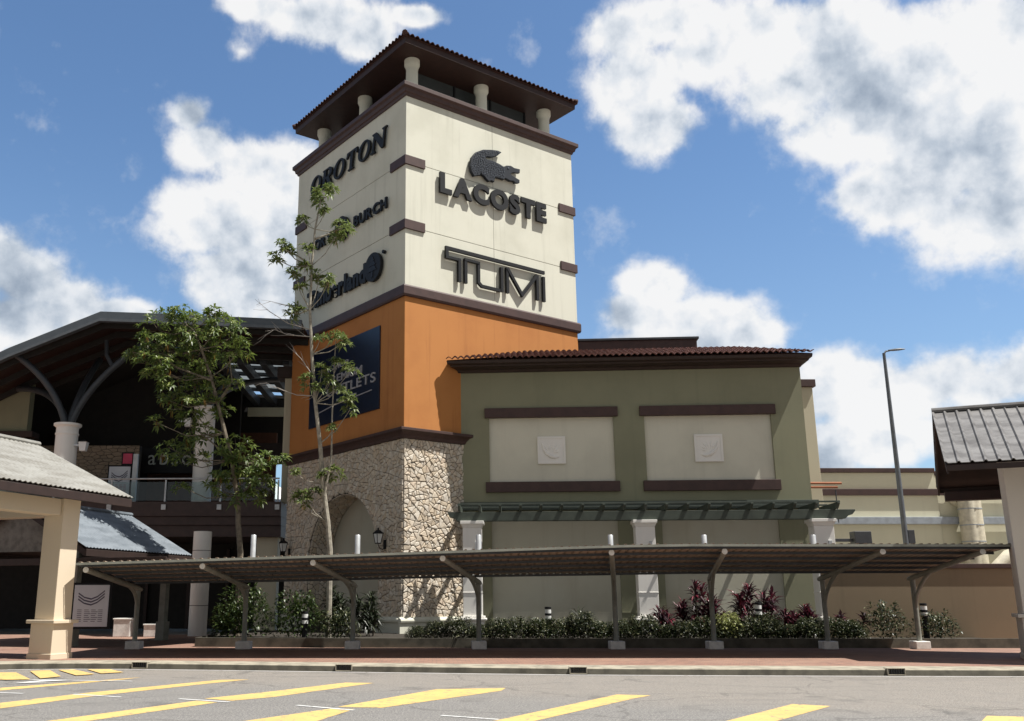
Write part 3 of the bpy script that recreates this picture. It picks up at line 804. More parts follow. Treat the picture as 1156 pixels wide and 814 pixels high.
# relief plaques
def plaque(x0, x1, z0, z1, flip, lab):
    t = thing('relief_plaque', lab, 'plaque', (1.32, 42.83, 0), -4.7)
    box('tile', 'white', t, x0, x1, .06, .127, z0, z1, .012)
    box('frame', 'white', t, x0, x1, .03, .061, z1 - .1, z1, .008); box('frame', 'white', t, x0, x1, .03, .061, z0, z0 + .1, .008)
    box('frame', 'white', t, x0, x0 + .1, .031, .062, z0 + .1, z1 - .1, .008); box('frame', 'white', t, x1 - .1, x1, .031, .062, z0 + .1, z1 - .1, .008)
    cx, cz = (x0 + x1) / 2, (z0 + z1) / 2; mb = MB()
    f = (lambda a, b, c: (cx - a, c, cz + b)) if flip else (lambda a, b, c: (cx + a, c, cz + b))
    # a leafy cornucopia: curved horn with leaf shapes fanning out of it
    horn = [(-.42, .30), (-.36, .05), (-.24, -.14), (-.06, -.28), (.16, -.34), (.34, -.30)]
    pts = [f(a, b, .05) for a, b in horn]; mb.tube(pts, [.03, .05, .07, .09, .07, .03], 8)
    for ang, ln in ((150, .34), (125, .42), (100, .45), (75, .48), (52, .5), (30, .46), (10, .38)):
        ca, sa = math.cos(R(ang)), math.sin(R(ang)); b0 = (-.06 + .10*ca, -.14 + .06*sa)
        P = [b0, (b0[0] + ca*ln*.4 - sa*.07, b0[1] + sa*ln*.4 + ca*.07), (b0[0] + ca*ln, b0[1] + sa*ln), (b0[0] + ca*ln*.4 + sa*.07, b0[1] + sa*ln*.4 - ca*.07)]
        mid = f(b0[0] + ca*ln*.45, b0[1] + sa*ln*.45, .02)
        q = [f(a, b, .062) for a, b in P]; mb.add(q + [mid], [(0, 1, 4), (1, 2, 4), (2, 3, 4), (3, 0, 4)])
    mb.build('relief', 'white', t, smooth=False)
plaque(3.47, 4.73, 7.74, 8.99, False, 'square white relief plaque in the upper panel nearer the tower')
plaque(10.47, 11.72, 7.76, 9.0, True, 'square white relief plaque in the upper panel farther from the tower')
# eaves
EV = 1.0
def eave_profile(name, prof, m):
    vs = []; n = len(prof)
    for (cx, cy, sx, sy) in ((-.05, 0, -1, -1), (W, 0, 1, -1), (W, 9, 1, 1)):
        for d, z in prof:
            if sx < 0: vs.append((cx - min(d * .55, .55), cy - d, z))
            else: vs.append((cx + d * .32, cy - d * (1 if sy < 0 else -1) * (1 if sy < 0 else 0), z))
    fs = [(c*n+i, c*n+(i+1) % n, (c+1)*n+(i+1) % n, (c+1)*n+i) for c in range(2) for i in range(n)] + [tuple(range(n))]
    return MB().add(vs, fs).build(name, m, wing, bevel=.008)
eave_profile('eave', [(-.02, 12.0), (.12, 12.0), (.2, 12.1), (.7, 12.16), (.72, 12.22), (.95, 12.25), (EV, 12.38), (-.02, 12.5)], 'brown_dk')
RP2 = 18.5; t2 = math.tan(R(RP2))
x0r, x1r = -.62, W + .36
wave_sheet('roof_tiles', 'tile', wing, (x0r, -EV - .06, 12.42), (1, 0, 0), (0, 1, t2), x1r - x0r, 3.6, .27, .09, rows=9, step=.045,
           cuts=[((x0r, -EV, 0), (-.64, .77, 0)), ((x1r, -EV, 0), (.77, .64, 0))], thick=.035)
mb = MB(); hz = 12.4; dpp = 3.2
mb.add([(x0r + .05, -EV, hz), (x1r - .05, -EV, hz), (x1r - 2.4, -EV + dpp, hz + dpp*t2 - .05), (x0r + 3.9, -EV + dpp, hz + dpp*t2 - .05), (x1r - .05, 9, hz), (x1r - 2.4, 9, hz + dpp*t2 - .05), (x0r + .05, 2.2, hz)],
       [(0, 1, 2, 3), (1, 4, 5, 2), (0, 3, 6), (0, 6, 4, 1)])
mb.build('roof', 'tile', wing)
box('roof_parapet', 'brown', wing, 5.6, 11.9, 5.0, 5.5, 12.6, 14.78, .02); box('parapet_cap', 'dark_steel', wing, 5.5, 12.0, 4.9, 5.6, 14.78, 14.9, .015)
# return wall at the right
side = thing('side_block', 'narrow weathered cream block with dark coping behind the right end of the green wing', 'building', (0, 0, 0))
box('wall', 'side_cream', side, 15.6, 18.2, 44.2, 52, 0, 11.66, .02)
box('coping', 'brown', side, 15.4, 18.32, 44.05, 52.1, 11.66, 12.02, .02)
MB().tube([(17.2, 43.7, 7.0), (18.9, 43.7, 7.0)], .06, 10).build('clay_pipe', 'terracotta', side, smooth=True)
MB().tube([(17.2, 43.7, 6.82), (18.7, 43.7, 6.82)], .06, 10).build('clay_pipe', 'terracotta', side, smooth=True)
MB().tube([(18.6, 43.7, 6.7), (18.6, 43.7, 5.2)], .025, 6).build('rain_chain', 'dark_steel', side)

# ------------------------------------------------------------------ pergola
perg = thing('pergola', 'grey green timber pergola on white square pillars along the green wing', 'pergola', (1.32, 42.83, 0), -4.7)
bp = [(-.5, 5.40), (-.42, 5.22), (-.2, 5.16), (-.1, 5.04), (16.0, 5.04), (16.12, 5.16), (16.3, 5.22), (16.42, 5.36), (16.42, 5.42), (-.5, 5.42)]
MB().prism(bp, lambda a, b, c: (a, c, b), -2.06, -1.94).build('front_beam', 'teal_wood', perg, bevel=.008)
MB().prism(bp, lambda a, b, c: (a, c, b), -1.72, -1.6).build('front_beam', 'teal_wood', perg, bevel=.008)
box('ledger', 'teal_wood', perg, -.05, 15.6, -.14, -.003, 5.66, 6.02, .01)
for k in range(19):
    x = .02 + k * .866
    MB().prism([(-.142, 5.43), (-2.35, 5.43), (-2.6, 5.62), (-2.6, 5.68), (-.142, 5.68)], lambda a, b, c: (c, a, b), x - .05, x + .05).build('rafter', 'teal_wood', perg, bevel=.006)
for z, y in ((5.69, -2.3), (5.69, -.7)):
    box('top_batten', 'teal_wood', perg, -.05, 15.75, y - .04, y + .04, z, z + .07, .005)
for cx in (.55, 7.79, 15.05):
    p = MB()
    p.box(cx - .40, cx + .40, -2.2, -1.4, 1.12, 4.738); p.box(cx - .42, cx + .42, -2.22, -1.38, 2.06, 2.09)
    q = p.build('pillar', 'white', perg, bevel=.015)
    MB().frustum(cx, -1.8, 4.74, 4.9, .402, .402, .46, .46).box(cx - .5, cx + .5, -2.3, -1.3, 4.9, 5.03).build('capital', 'white', q, bevel=.012)
    MB().box(cx - .47, cx + .47, -2.27, -1.33, 0, .95).box(cx - .58, cx + .58, -2.38, -1.22, .95, 1.03).box(cx - .5, cx + .5, -2.3, -1.3, 1.03, 1.12).build('pedestal', 'white', q, bevel=.015)
    box('light_box', 'stub', q, cx + .12, cx + .26, -2.26, -2.2, 3.7, 4.15, .01)

# ================================================================== WALKWAY CANOPY
can = thing('walkway_canopy', 'long cantilevered canopy of grey brown profiled sheet on slim round posts', 'canopy', (0, 0, 0))
FZ = [(-10.4, 2.83), (-3.84, 3.03), (1.87, 3.22), (5.51, 3.34), (7.59, 3.37), (17.3, 3.36)]
BZ = [(-10.4, 2.42), (-4.57, 2.50), (.37, 2.63), (6.22, 2.71), (9.04, 2.76), (17.3, 2.79)]
def lerp(T, x):
    for (a, u), (b, v) in zip(T, T[1:]):
        if x <= b: return u + (v-u)*(x-a)/(b-a)
    return T[-1][1]
YF, YB = 28.2, 34.1
vs = []; xsn = []
per = .235; x = -10.42
while x < 17.2:
    for q, h in ((0, 0), (.3, 0), (.38, .042), (.62, .042), (.70, 0)):
        xsn.append((x + q*per, h))
    x += per
for x, h in xsn: vs.append((x, YF, lerp(FZ, x) + h))
for x, h in xsn: vs.append((x, YB, lerp(BZ, x) - .03 + h))
k = len(xsn)
me = MB().add(vs, [(i, i+1, k+i+1, k+i) for i in range(k-1)])
o = me.build('roof_sheet', 'canopy_sheet', can); sm = o.modifiers.new('thickness', 'SOLIDIFY'); sm.thickness = .006; sm.offset = -1
def strip(y, h, w, name, m, off=0):
    f = (y - YF) / (YB - YF); st = [-10.4, -7, -3.84, -1, 1.87, 4, 5.6, 7.6, 9.04, 12, 17.2]
    vs = []
    for x in st:
        z = lerp(FZ, x)*(1-f) + (lerp(BZ, x) - .03)*f - .012 - off
        vs += [(x, y - w/2, z - h), (x, y + w/2, z - h), (x, y + w/2, z), (x, y - w/2, z)]
    fs = [(4*i+j, 4*i+(j+1) % 4, 4*i+4+(j+1) % 4, 4*i+4+j) for i in range(len(st)-1) for j in range(4)] + [(0, 1, 2, 3), tuple(4*(len(st)-1)+j for j in range(4))]
    return MB().add(vs, fs).build(name, m, can)
for y in (28.45, 29.5, 30.6, 31.7, 32.8, 33.9): strip(y, .075, .06, 'purlin', 'dark_steel')
strip(YF - .03, .07, .025, 'front_trim', 'steel', -.02)
POSTS = [(-10.2, -10.21), (-6.45, -6.78), (-2.73, -3.52), (1.6, .31), (6.31, 5.31), (9.66, 8.66), (13.56, 13.34), (16.7, 16.3)]
for xp, xt in POSTS:
    yb = 33.7; zb = lerp(BZ, xp) - .26; zt = lerp(FZ, xt) - .19; yt = 28.5
    p = MB().tube([(xp, yb, .15), (xp, yb, zb - .02)], .085, 14).build('post', 'steel', can, smooth=True)
    MB().box(xp - .25, xp + .25, yb - .25, yb + .25, .15, .41).build('footing', 'footing', p, bevel=.02)
    A = Vector((xp, yb, zb)); B = Vector((xt, yt, zt)); d = (B - A)
    am = MB().tube([A - d*.06, A, A + d*.5, B], [.07, .09, .085, .075], 14).build('arm', 'steel', can, smooth=True)
    MB().tube([B, B + d.normalized()*.03], .085, 14).build('end_cap', 'footing', am, smooth=True)
    c0 = Vector((xp, yb - .03, 1.55)); c1 = Vector((xp, yb - .1, 2.15)); c2 = A + d*.30
    pts = [c0*(1-t)**2 + c1*2*t*(1-t) + c2*t*t for t in [i/8 for i in range(9)]]
    MB().tube(pts, .065, 12).build('brace', 'steel', can, smooth=True)
    if xp > -7 and xp < 15:
        MB().lathe([(.095, zb + .35), (.095, 4.02), (.08, 4.04)], xp + .06, 34.3, 16).build('pipe_stub', 'stub', can, smooth=True)

# ================================================================== PLANTING BED
bedo = structure(MB().add([(-8.4, 35.3, .4), (-3, 34.75, .4), (4.2, 34.4, .4), (20.4, 34.4, .4), (20.4, 45, .4), (-8.4, 45, .4)], [(0, 1, 2, 3, 4, 5)]).build('planting_bed', 'soil'))
bed = MB()
for a, b in (((-8.5, 35.2), (-3, 34.65)), ((-3, 34.65), (4.2, 34.3)), ((4.2, 34.3), (20.5, 34.3)), ((-8.65, 45), (-8.5, 35.2))):
    bed.add([(a[0], a[1], .15), (b[0], b[1], .15), (b[0], b[1], .47), (a[0], a[1], .47), (a[0], a[1] + .15, .15), (b[0], b[1] + .15, .15), (b[0], b[1] + .15, .47), (a[0], a[1] + .15, .47)],
            [(0, 1, 2, 3), (3, 2, 6, 7), (4, 5, 6, 7), (0, 3, 7, 4), (1, 2, 6, 5)])
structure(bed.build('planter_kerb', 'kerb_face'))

def leafquad(mb, p, d, up, ln, w, droop=.3, fold=.15):
    """bent leaf, four faces with a crease"""
    d = d.normalized(); s = d.cross(up)
    if s.length < 1e-4: s = d.orthogonal()
    s.normalize(); u = s.cross(d).normalized()
    m = p + d*ln*.5 + u*(ln*.03); e = p + d*ln*.96 - Vector((0, 0, 1))*ln*droop
    f = u * w * fold
    mb.add([p, m - s*w/2 + f, m, m + s*w/2 + f, e], [(0, 1, 2), (0, 2, 3), (1, 4, 2), (2, 4, 3)])

def rosette(mb, p, axis, n, ln, w, rg, droop=.35):
    axis = axis.normalized(); a = axis.orthogonal().normalized(); b = axis.cross(a)
    o = rg.random()*6.28
    for i in range(n):
        th = o + i*2.4 + rg.uniform(-.2, .2); el = rg.uniform(.05, .95)
        d = (a*math.cos(th) + b*math.sin(th))*math.cos(el) + axis*math.sin(el)
        leafquad(mb, p + d*.02, d, axis, ln*rg.uniform(.7, 1.2), w*rg.uniform(.8, 1.15), droop*rg.uniform(.3, 1.5))

def rv(rg):
    while 1:
        v = Vector((rg.uniform(-1, 1), rg.uniform(-1, 1), rg.uniform(-1, 1)))
        if .05 < v.length < 1: return v

# hedge shrubs: three shared meshes, set out as individuals
def shrub_mesh(rg, w, d, h, n, ll, m):
    mb = MB()
    for i in range(n):
        th = rg.random()*6.28; r = math.sqrt(rg.random()); z = rg.random()**.7
        bul = (1 - .35*max(0, z - .55)**1.0/.45)
        p = Vector((math.cos(th)*r*w*bul, math.sin(th)*r*d*bul, z*h*(.9 + .2*math.sin(th*3 + r*5))))
        dr = (Vector((math.cos(th)*r, math.sin(th)*r, rg.uniform(-.1, 1.0))) + rv(rg)*.8)
        leafquad(mb, p, dr, Vector((0, 0, 1)), ll*rg.uniform(.6, 1.3), ll*.48, .2)
    return mb.mesh('hedge_shrub', m)
rgh = random.Random(11)
HM = [shrub_mesh(rgh, .55, .5, .56 + .1*i, 1900, .105, 'leaf_hedge') for i in range(3)]
xs = -.55; i = 0
while xs < 15.6:
    front = 35.0 + (max(0, 2 - xs)*.05)
    o = bpy.data.objects.new('hedge_shrub', HM[i % 3]); COL.objects.link(o)
    o.location = (xs, front + rgh.uniform(-.05, .2), .4); o.rotation_euler = (0, 0, rgh.random()*6.28); s = rgh.uniform(.85, 1.15) * (.75 if xs < .5 else 1); o.scale = (s*1.1, s*1.1, s*rgh.uniform(.85, 1.1))
    tag(o, 'low dark leafy shrub in the hedge row behind the canopy posts', 'shrub', 'shrubs of the low hedge along the planter')
    xs += .74; i += 1
def shrub(loc, w, d, h, n, ll, m, label, seed, name='bush'):
    o = bpy.data.objects.new(name, shrub_mesh(random.Random(seed), w, d, h, n, ll, m)); COL.objects.link(o); o.location = loc; o.data.name = name
    return tag(o, label, 'shrub')
shrub((10.55, 34.95, .4), .5, .42, .85, 520, .15, 'leaf_var', 'pale variegated yellow green shrub in front of the right blank panel', 21, 'variegated_shrub')
shrub((16.35, 35.3, .4), .8, .5, 1.2, 900, .16, 'leaf_hedge', 'taller dark shrub against the tan boundary wall, left of the last canopy post', 22)
shrub((18.1, 35.3, .4), .9, .5, .9, 800, .16, 'leaf_hedge', 'low spreading dark shrub against the tan boundary wall, right of the last canopy post', 23)
shrub((-7.0, 36.5, .4), 1.1, .8, 1.75, 1400, .20, 'leaf_bush', 'round green bush behind the second canopy post from the left', 24)
shrub((-5.05, 36.6, .4), 1.0, .8, 1.55, 1200, .20, 'leaf_bush', 'leafy green bush left of the stone arch, beside the slim tree', 25)
shrub((-3.45, 36.0, .4), .75, .6, .95, 1100, .16, 'leaf_hedge', 'low pale flecked shrub below the stone arch behind a canopy post', 26)
shrub((-7.9, 37.6, .4), .6, .6, 1.1, 800, .19, 'leaf_bush', 'small green bush beside the round grey column', 27)

def strap_plant(loc, h, n, ln, m1, stems, label, seed, name, cat='plant', group=None, w=.09):
    rg = random.Random(seed); t = thing(name, label, cat, loc, 0, group)
    st = MB(); lf = MB()
    for s in range(stems):
        ang = rg.random()*6.28; r = rg.uniform(.1, .5) if stems > 1 else 0
        hh = h*rg.uniform(.6, 1) if s else h
        b = Vector((math.cos(ang)*r*.5, math.sin(ang)*r*.5, 0)); tp = Vector((math.cos(ang)*r, math.sin(ang)*r, hh - ln*.55))
        st.tube([b, (b + tp)/2, tp], .02, 6)
        for k in range(n):
            f = rg.random(); p = b.lerp(tp, .35 + .65*f)
            th = rg.random()*6.28; el = rg.uniform(-.35, .5) + f*.8
            d = Vector((math.cos(th)*math.cos(el), math.sin(th)*math.cos(el), math.sin(el)))
            leafquad(lf, p, d, Vector((0, 0, 1)), ln*rg.uniform(.7, 1.15), w*rg.uniform(.7, 1.2), rg.uniform(.05, .5), .3)
    st.build('stem', 'bark', t); lf.build('foliage', m1, t); return t
CORD = [(750, 681, 'small red cordyline just right of the middle white pillar', 'leaf_red', 1), (772, 676, 'squat crimson cordyline, second to the right of the middle pillar', 'leaf_red', 2),
        (788.5, 651, 'tallest dark maroon cordyline with a crimson tip', 'leaf_red', 3), (812, 669, 'crimson cordyline half hidden by a canopy post', 'leaf_red', 2), (838, 657, 'tall crimson cordyline clump in front of the right blank panel', 'leaf_red', 3),
        (861, 663, 'crimson cordyline leaning right of the tall clump', 'leaf_red', 2), (875, 685, 'short crimson cordyline at the edge of the right blank panel', 'leaf_red', 1), (900, 680, 'broad red cordyline left of the rightmost white pillar', 'leaf_red', 2), (913, 686, 'small maroon cordyline touching the rightmost white pillar', 'leaf_maroon', 1)]
for i, (px, py, lab, m, st) in enumerate(CORD):
    Y = 35.9; p = spot(px, py, Y)
    strap_plant((p.x, Y, .4), p.z - .4, 70, .62, m, st + 1, lab, 50 + i, 'cordyline', group='red cordylines in the planter')
    strap_plant((p.x + .12, Y + .25, .3), (p.z - .3)*.72, 30, .5, 'leaf_maroon', 2, None, 80 + i, 'cordyline') if False else None
for i, (px, py, lab) in enumerate(((370, 658, 'dark strap leaved plant just right of the slim tree trunk'), (388, 665, 'dark strap leaved plant behind the third canopy post'), (410, 664, 'dark strap leaved plant inside the right side of the arch'), (422, 669, 'dark strap leaved plant nearest the tower corner lantern'))):
    p = spot(px, py, 38.2)
    strap_plant((p.x, 38.2, .4), p.z - .4, 70, .55, 'leaf_dark', 3, lab, 70 + i, 'strap_leaf_plant', group='dark strap leaved plants under the arch')
p = spot(654, 681, 35.9)
strap_plant((p.x, 35.9, .4), p.z - .4, 46, .75, 'leaf_dark', 1, 'spiky thin leaved plant above the hedge in front of the left blank panel', 90, 'spiky_plant', w=.04)
for i, (px, py) in enumerate(((806, 690), (828, 690), (886, 694), (940, 690), (960, 692), (855, 690))):
    p = spot(px, py, 35.6)
    strap_plant((p.x, 35.6, .4), p.z - .35, 40, .4, 'leaf_maroon', 2, 'low dark maroon strap leaved plant in the planter among the red cordylines', 100 + i, 'strap_leaf_plant', group='low maroon plants among the cordylines')

def bollard(px, py, Y, label):
    p = spot(px, py, Y); t = thing('bollard_light', label, 'lamp', (p.x, Y, .4)); h = p.z - .4
    MB().lathe([(.1, 0), (.1, h - .45)], 0, 0, 16).build('post', 'black', t, smooth=True)
    for z in (h - .42, h - .2): MB().lathe([(.115, z), (.115, z + .13)], 0, 0, 16).build('light_ring', 'lampglass', t, smooth=True)
    for z in (h - .45, h - .28, h - .05): MB().lathe([(.12, z), (.12, z + (.03 if z < h - .3 else .08)), (.09, z + .085)], 0, 0, 16).build('collar', 'black', t, smooth=True)
bollard(618.5, 686, 35.9, 'black and white bollard light in front of the left lower panel')
bollard(855.5, 681, 35.2, 'black and white bollard light among the red cordylines')
bollard(1042, 682, 35.2, 'black and white bollard light behind the rightmost canopy post')
bollard(344.5, 691, 36.0, 'black and white bollard light among the bushes left of the arch')

# ================================================================== TREES
def limb(mb, pts, r0, r1, n=8):
    k = len(pts); mb.tube(pts, [r0 + (r1 - r0)*i/(k-1) for i in range(k)], n)

def tree(label, name, Y, trunk, r0, clusters, branches, nper, ln, w, seed, lm, bark, n_leaf=9, dry=0, bare=()):
    rg = random.Random(seed)
    base = spot(*trunk[0], Y); t = thing(name, label, 'tree', (base.x, Y, 0)); off = Vector((base.x, Y, 0))
    tp = [spot(x, y, Y) - off for x, y in trunk]
    tp = [Vector((tp[0].x, 0, .1))] + tp
    wob = [Vector((0, rg.uniform(-.15, .15), 0)) for _ in tp]; tp = [a + b for a, b in zip(tp, wob)]
    tb = MB(); limb(tb, tp, r0, r0*.28)
    fol = MB(); dr = MB()
    for (x, y, r) in clusters:
        c = spot(x, y, Y) - off; rr = r * Y / FPX
        c = c + Vector((0, rg.uniform(-.6, .6)*max(.3, rr), 0))
        # a branch from the nearest lower trunk point
        q = min((p for p in tp if p.z < c.z + .2), key=lambda p: (p - c).length + abs(p.z - c.z + .8)*.3, default=tp[0])
        mid = q.lerp(c, .55) + Vector((0, 0, -.12*(c - q).length))
        tw = MB(); limb(tb, [q, mid, c], max(.018, r0*.2), .012, 6)
        k = max(3, int(nper * rr * rr)) if rr > .5 else max(4, int(nper*rr*.6))
        for i in range(k):
            v = rv(rg); p = c + Vector((v.x*rr, v.y*rr*1.1, v.z*rr*.9))
            ax = (v*.8 + Vector((0, 0, .9)))
            rosette(fol, p, ax, n_leaf, ln, w, rg)
            if rg.random() < .5: tb.tube([c.lerp(p, .25), p], .008, 4, False)
            if dry and rg.random() < dry:
                for _ in range(3): leafquad(dr, p + rv(rg)*.08, Vector((rg.uniform(-.2, .2), rg.uniform(-.2, .2), -1)), Vector((1, 0, 0)), ln*1.1, w*1.1, 0)
    for br in branches:
        limb(tb, [spot(x, y, Y) - off for x, y in br], r0*.42, .015, 6)
    tb.build('trunk', bark, t, smooth=True)
    fol.build('crown', lm, t)
    if dr.v: dr.build('dry_leaves', 'leaf_dry', t)
    if bare:
        bb = MB()
        for br in bare:
            P = [spot(x, y, Y) - off for x, y in br]; limb(bb, P, .022, .006, 5)
            for i in range(1, len(P)):
                for _ in range(3):
                    d = (P[i] - P[i-1]).normalized() + rv(rg)*.8; q = P[i-1].lerp(P[i], rg.random())
                    bb.tube([q, q + d*.28, q + d*.5 + rv(rg)*.1], [.01, .007, .004], 4, False)
        bb.build('bare_twigs', 'twig', t)
    return t

C1 = [(178, 372, 25), (205, 358, 18), (215, 375, 28), (160, 392, 16), (187, 395, 30), (218, 400, 28), (247, 368, 22), (264, 376, 17), (250, 392, 24), (270, 396, 13), (235, 355, 9), (197, 352, 9), (240, 352, 6),
      (150, 398, 8), (170, 412, 16), (190, 425, 22), (228, 425, 20), (205, 440, 22), (240, 442, 16), (262, 436, 12), (185, 450, 14), (214, 462, 22), (248, 462, 12),
      (208, 488, 20), (232, 490, 14), (190, 505, 12), (200, 520, 16), (222, 518, 12), (250, 512, 16), (268, 512, 20), (290, 520, 18), (305, 525, 14), (316, 518, 8), (260, 535, 20), (284, 540, 20), (300, 545, 10), (246, 548, 14), (270, 558, 16), (205, 550, 8), (290, 560, 10), (178, 478, 7)]
tree('bushy green tree with drooping leaves in front of the dark hall', 'broadleaf_tree', 38.5, [(272, 625), (269, 590), (268, 560), (262, 520), (255, 490), (246, 455), (238, 425), (228, 395), (218, 372)], .13, C1,
     [[(268, 565), (285, 545), (300, 530)], [(262, 520), (240, 500), (215, 480)], [(246, 455), (262, 430), (258, 395)], [(240, 430), (200, 415), (175, 398)]], 38, .33, .10, 31, 'leaf', 'bark', 10, .07)
C2 = [(362, 221, 12), (374, 218, 8), (341, 248, 6), (368, 239, 6), (386, 258, 12), (380, 266, 7), (318, 277, 10), (311, 292, 8), (325, 285, 6), (348, 283, 7), (333, 310, 7), (345, 301, 7), (360, 313, 11), (371, 319, 8), (340, 322, 5), (327, 353, 9), (338, 350, 5),
      (379, 379, 8), (388, 388, 8), (362, 383, 5), (382, 410, 8), (397, 416, 8), (364, 419, 8), (349, 432, 9), (358, 440, 6), (382, 438, 8), (393, 452, 8), (395, 463, 6), (372, 428, 6), (377, 485, 4), (376, 535, 9), (366, 536, 5), (345, 563, 10), (354, 557, 6), (336, 560, 5), (333, 535, 4)]
tree('tall slim tree with sparse leaf tufts in front of the shaded tower face', 'slim_tree', 36.8, [(373, 622), (370, 590), (364, 545), (361, 500), (356, 455), (352, 400), (350, 350), (352, 300), (356, 260), (362, 225)], .115, C2,
     [[(366, 560), (374, 520), (375, 470), (377, 420), (379, 385)], [(352, 300), (335, 288), (318, 280)], [(355, 270), (372, 264), (386, 258)]], 50, .30, .095, 37, 'leaf_light', 'bark_pale', 11, .03,
     bare=[[(350, 372), (325, 365), (305, 352), (288, 338)], [(350, 380), (325, 378), (310, 372), (300, 378)], [(350, 350), (325, 345), (305, 340)], [(356, 447), (335, 446), (318, 440), (300, 432)], [(354, 425), (340, 405), (330, 395)]])

# ================================================================== LEFT HALL
hall = thing('mall_hall', 'dark open mall hall under a grey faceted roof left of the tower', 'building', (0, 0, 0))
prof = [(-27, 11.1), (-21.2, 14.05), (-16.79, 15.94), (-14.27, 15.85), (-6.6, 15.5)]
def HF(x, z, y): return (x, y, z)
def roof_band(name, m, y0, y1, up, dn, P=prof):
    n = len(P); vs = []
    for y in (y0, y1):
        vs += [(x, y, z + up) for x, z in P] + [(x, y, z - dn) for x, z in P]
    fs = []
    for i in range(n-1):
        fs += [(i, i+1, n+i+1, n+i), (2*n+i, 2*n+i+1, 3*n+i+1, 3*n+i), (i, i+1, 2*n+i+1, 2*n+i), (n+i, n+i+1, 3*n+i+1, 3*n+i)]
    fs += [(0, n, 3*n, 2*n), (n-1, 2*n-1, 4*n-1, 3*n-1)]
    return MB().add(vs, fs).build(name, m, hall)
roof_band('roof_fascia', 'roof_grey', 45.8, 46.1, 0, .5)
roof_band('roof_edge_trim', 'lamp_grey', 45.72, 45.8, -.38, .52)
roof_band('roof', 'redbrown', 46.1, 52.6, -.08, .3)
for y in (46.6, 48.4, 50.2, 52.0): roof_band('roof_rib', 'interior', y, y + .18, -.31, .62)
solid = [(-27, 11.1), (-21.2, 14.05), (-16.79, 15.94), (-14.27, 15.85), (-12.6, 15.76)]
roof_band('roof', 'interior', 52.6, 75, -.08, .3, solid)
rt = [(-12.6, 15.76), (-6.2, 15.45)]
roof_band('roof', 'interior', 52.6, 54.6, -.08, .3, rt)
for y in (56.2, 58.0, 60.2, 62.6):
    roof_band('roof_louvre', 'dark_steel', y, y + .5, .0, .16, rt)
roof_band('roof', 'interior', 64.5, 75, -.08, .3, rt)
roof_band('skylight_panel', 'skylight', 54.6, 64.4, .12, -.09, rt)
for x in (-12.4, -11.2, -9.9, -8.6): box('roof_beam', 'dark_steel', hall, x, x + .4, 52.6, 64.5, 14.85, 15.35)
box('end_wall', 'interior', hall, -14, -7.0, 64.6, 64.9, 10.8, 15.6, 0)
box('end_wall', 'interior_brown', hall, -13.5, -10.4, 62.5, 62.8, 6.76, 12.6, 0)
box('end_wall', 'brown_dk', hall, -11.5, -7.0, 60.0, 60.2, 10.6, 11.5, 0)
box('louvre_cap', 'bg_cream', hall, -12.6, -8.4, 63.4, 63.6, 13.9, 14.5)
# floor slab with boards, upper storey
sl = MB()
for i, (z0, z1, y) in enumerate(((6.0, 6.75, 49.7), (5.55, 5.995, 49.82), (4.95, 5.545, 49.94))): sl.box(-34, -7.9, y, 75, z0, z1)
sl.build('floor_slab', 'slab', hall, bevel=.01)
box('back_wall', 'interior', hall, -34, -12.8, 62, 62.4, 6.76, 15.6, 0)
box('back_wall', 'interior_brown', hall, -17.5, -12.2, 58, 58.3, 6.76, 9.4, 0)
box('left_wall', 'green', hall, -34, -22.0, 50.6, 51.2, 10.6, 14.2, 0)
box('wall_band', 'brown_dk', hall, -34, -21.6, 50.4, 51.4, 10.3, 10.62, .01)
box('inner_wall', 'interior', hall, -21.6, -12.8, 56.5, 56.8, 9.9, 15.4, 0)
m2 = MB(); rg = random.Random(9)
def FBk(x, z, d): return (-23.5 + x, 53.2 - d, 6.76 + z)
m2.prism([(0, 0), (6.9, 0), (6.9, 3.5), (0, 3.5)], FBk, -.4, 0); m2.build('stone_wall', 'mortar', hall)
m2 = MB(); stones(m2, cells(6.9, 3.5, .42, .2, rg), FBk, rg, .02, .06); m2.build('stone_facing', 'stone_dark', hall)
m2 = MB()
def FBl(x, z, d): return (-34 + x, 50.45 - d, 6.76 + z)
m2.prism([(0, 0), (12, 0), (12, 3.5), (0, 3.5)], FBl, -.4, 0); m2.build('stone_wall', 'mortar', hall)
m2 = MB(); stones(m2, [p for p in cells(12, 3.5, .42, .2, rg) if p[0][0] > 7], FBl, rg, .02, .06); m2.build('stone_facing', 'stone', hall)
# round columns with branching struts
def hall_column(cx, cy, z0, z1, r):
    c = MB().lathe([(r, z0), (r, z1 - .5), (r*1.06, z1 - .46), (r*1.06, z1 - .38), (r, z1 - .36), (r, z1 - .1), (r*1.25, z1), (r*1.25, z1 + .1)], cx, cy, 28).build('column', 'white', hall, smooth=True)
    return c
hall_column(-18.45, 47.2, 6.76, 10.3, .54)
for (a, b, c_) in (((-18.6, 47.2, 10.4), (-19.2, 47.0, 12.6), (-21.4, 46.6, 14.0)), ((-18.3, 47.2, 10.4), (-17.6, 47.2, 12.8), (-14.6, 47.4, 14.9)), ((-18.45, 47.3, 10.4), (-18.3, 48.0, 12.6), (-18.3, 50.5, 14.6)), ((-18.6, 47.4, 10.4), (-19.6, 48.4, 12.6), (-22.5, 50.2, 12.9))):
    a, b, c_ = map(Vector, (a, b, c_)); pts = [a*(1-t)**2 + b*2*t*(1-t) + c_*t*t for t in [i/12 for i in range(13)]]
    MB().tube(pts, .17, 10).build('strut', 'dark_steel', hall, smooth=True)
MB().tube([(-16.4, 47.3, 13.3), (-16.9, 47.5, 14.1), (-17.0, 47.6, 14.9)], .11, 8).build('strut', 'dark_steel', hall, smooth=True)
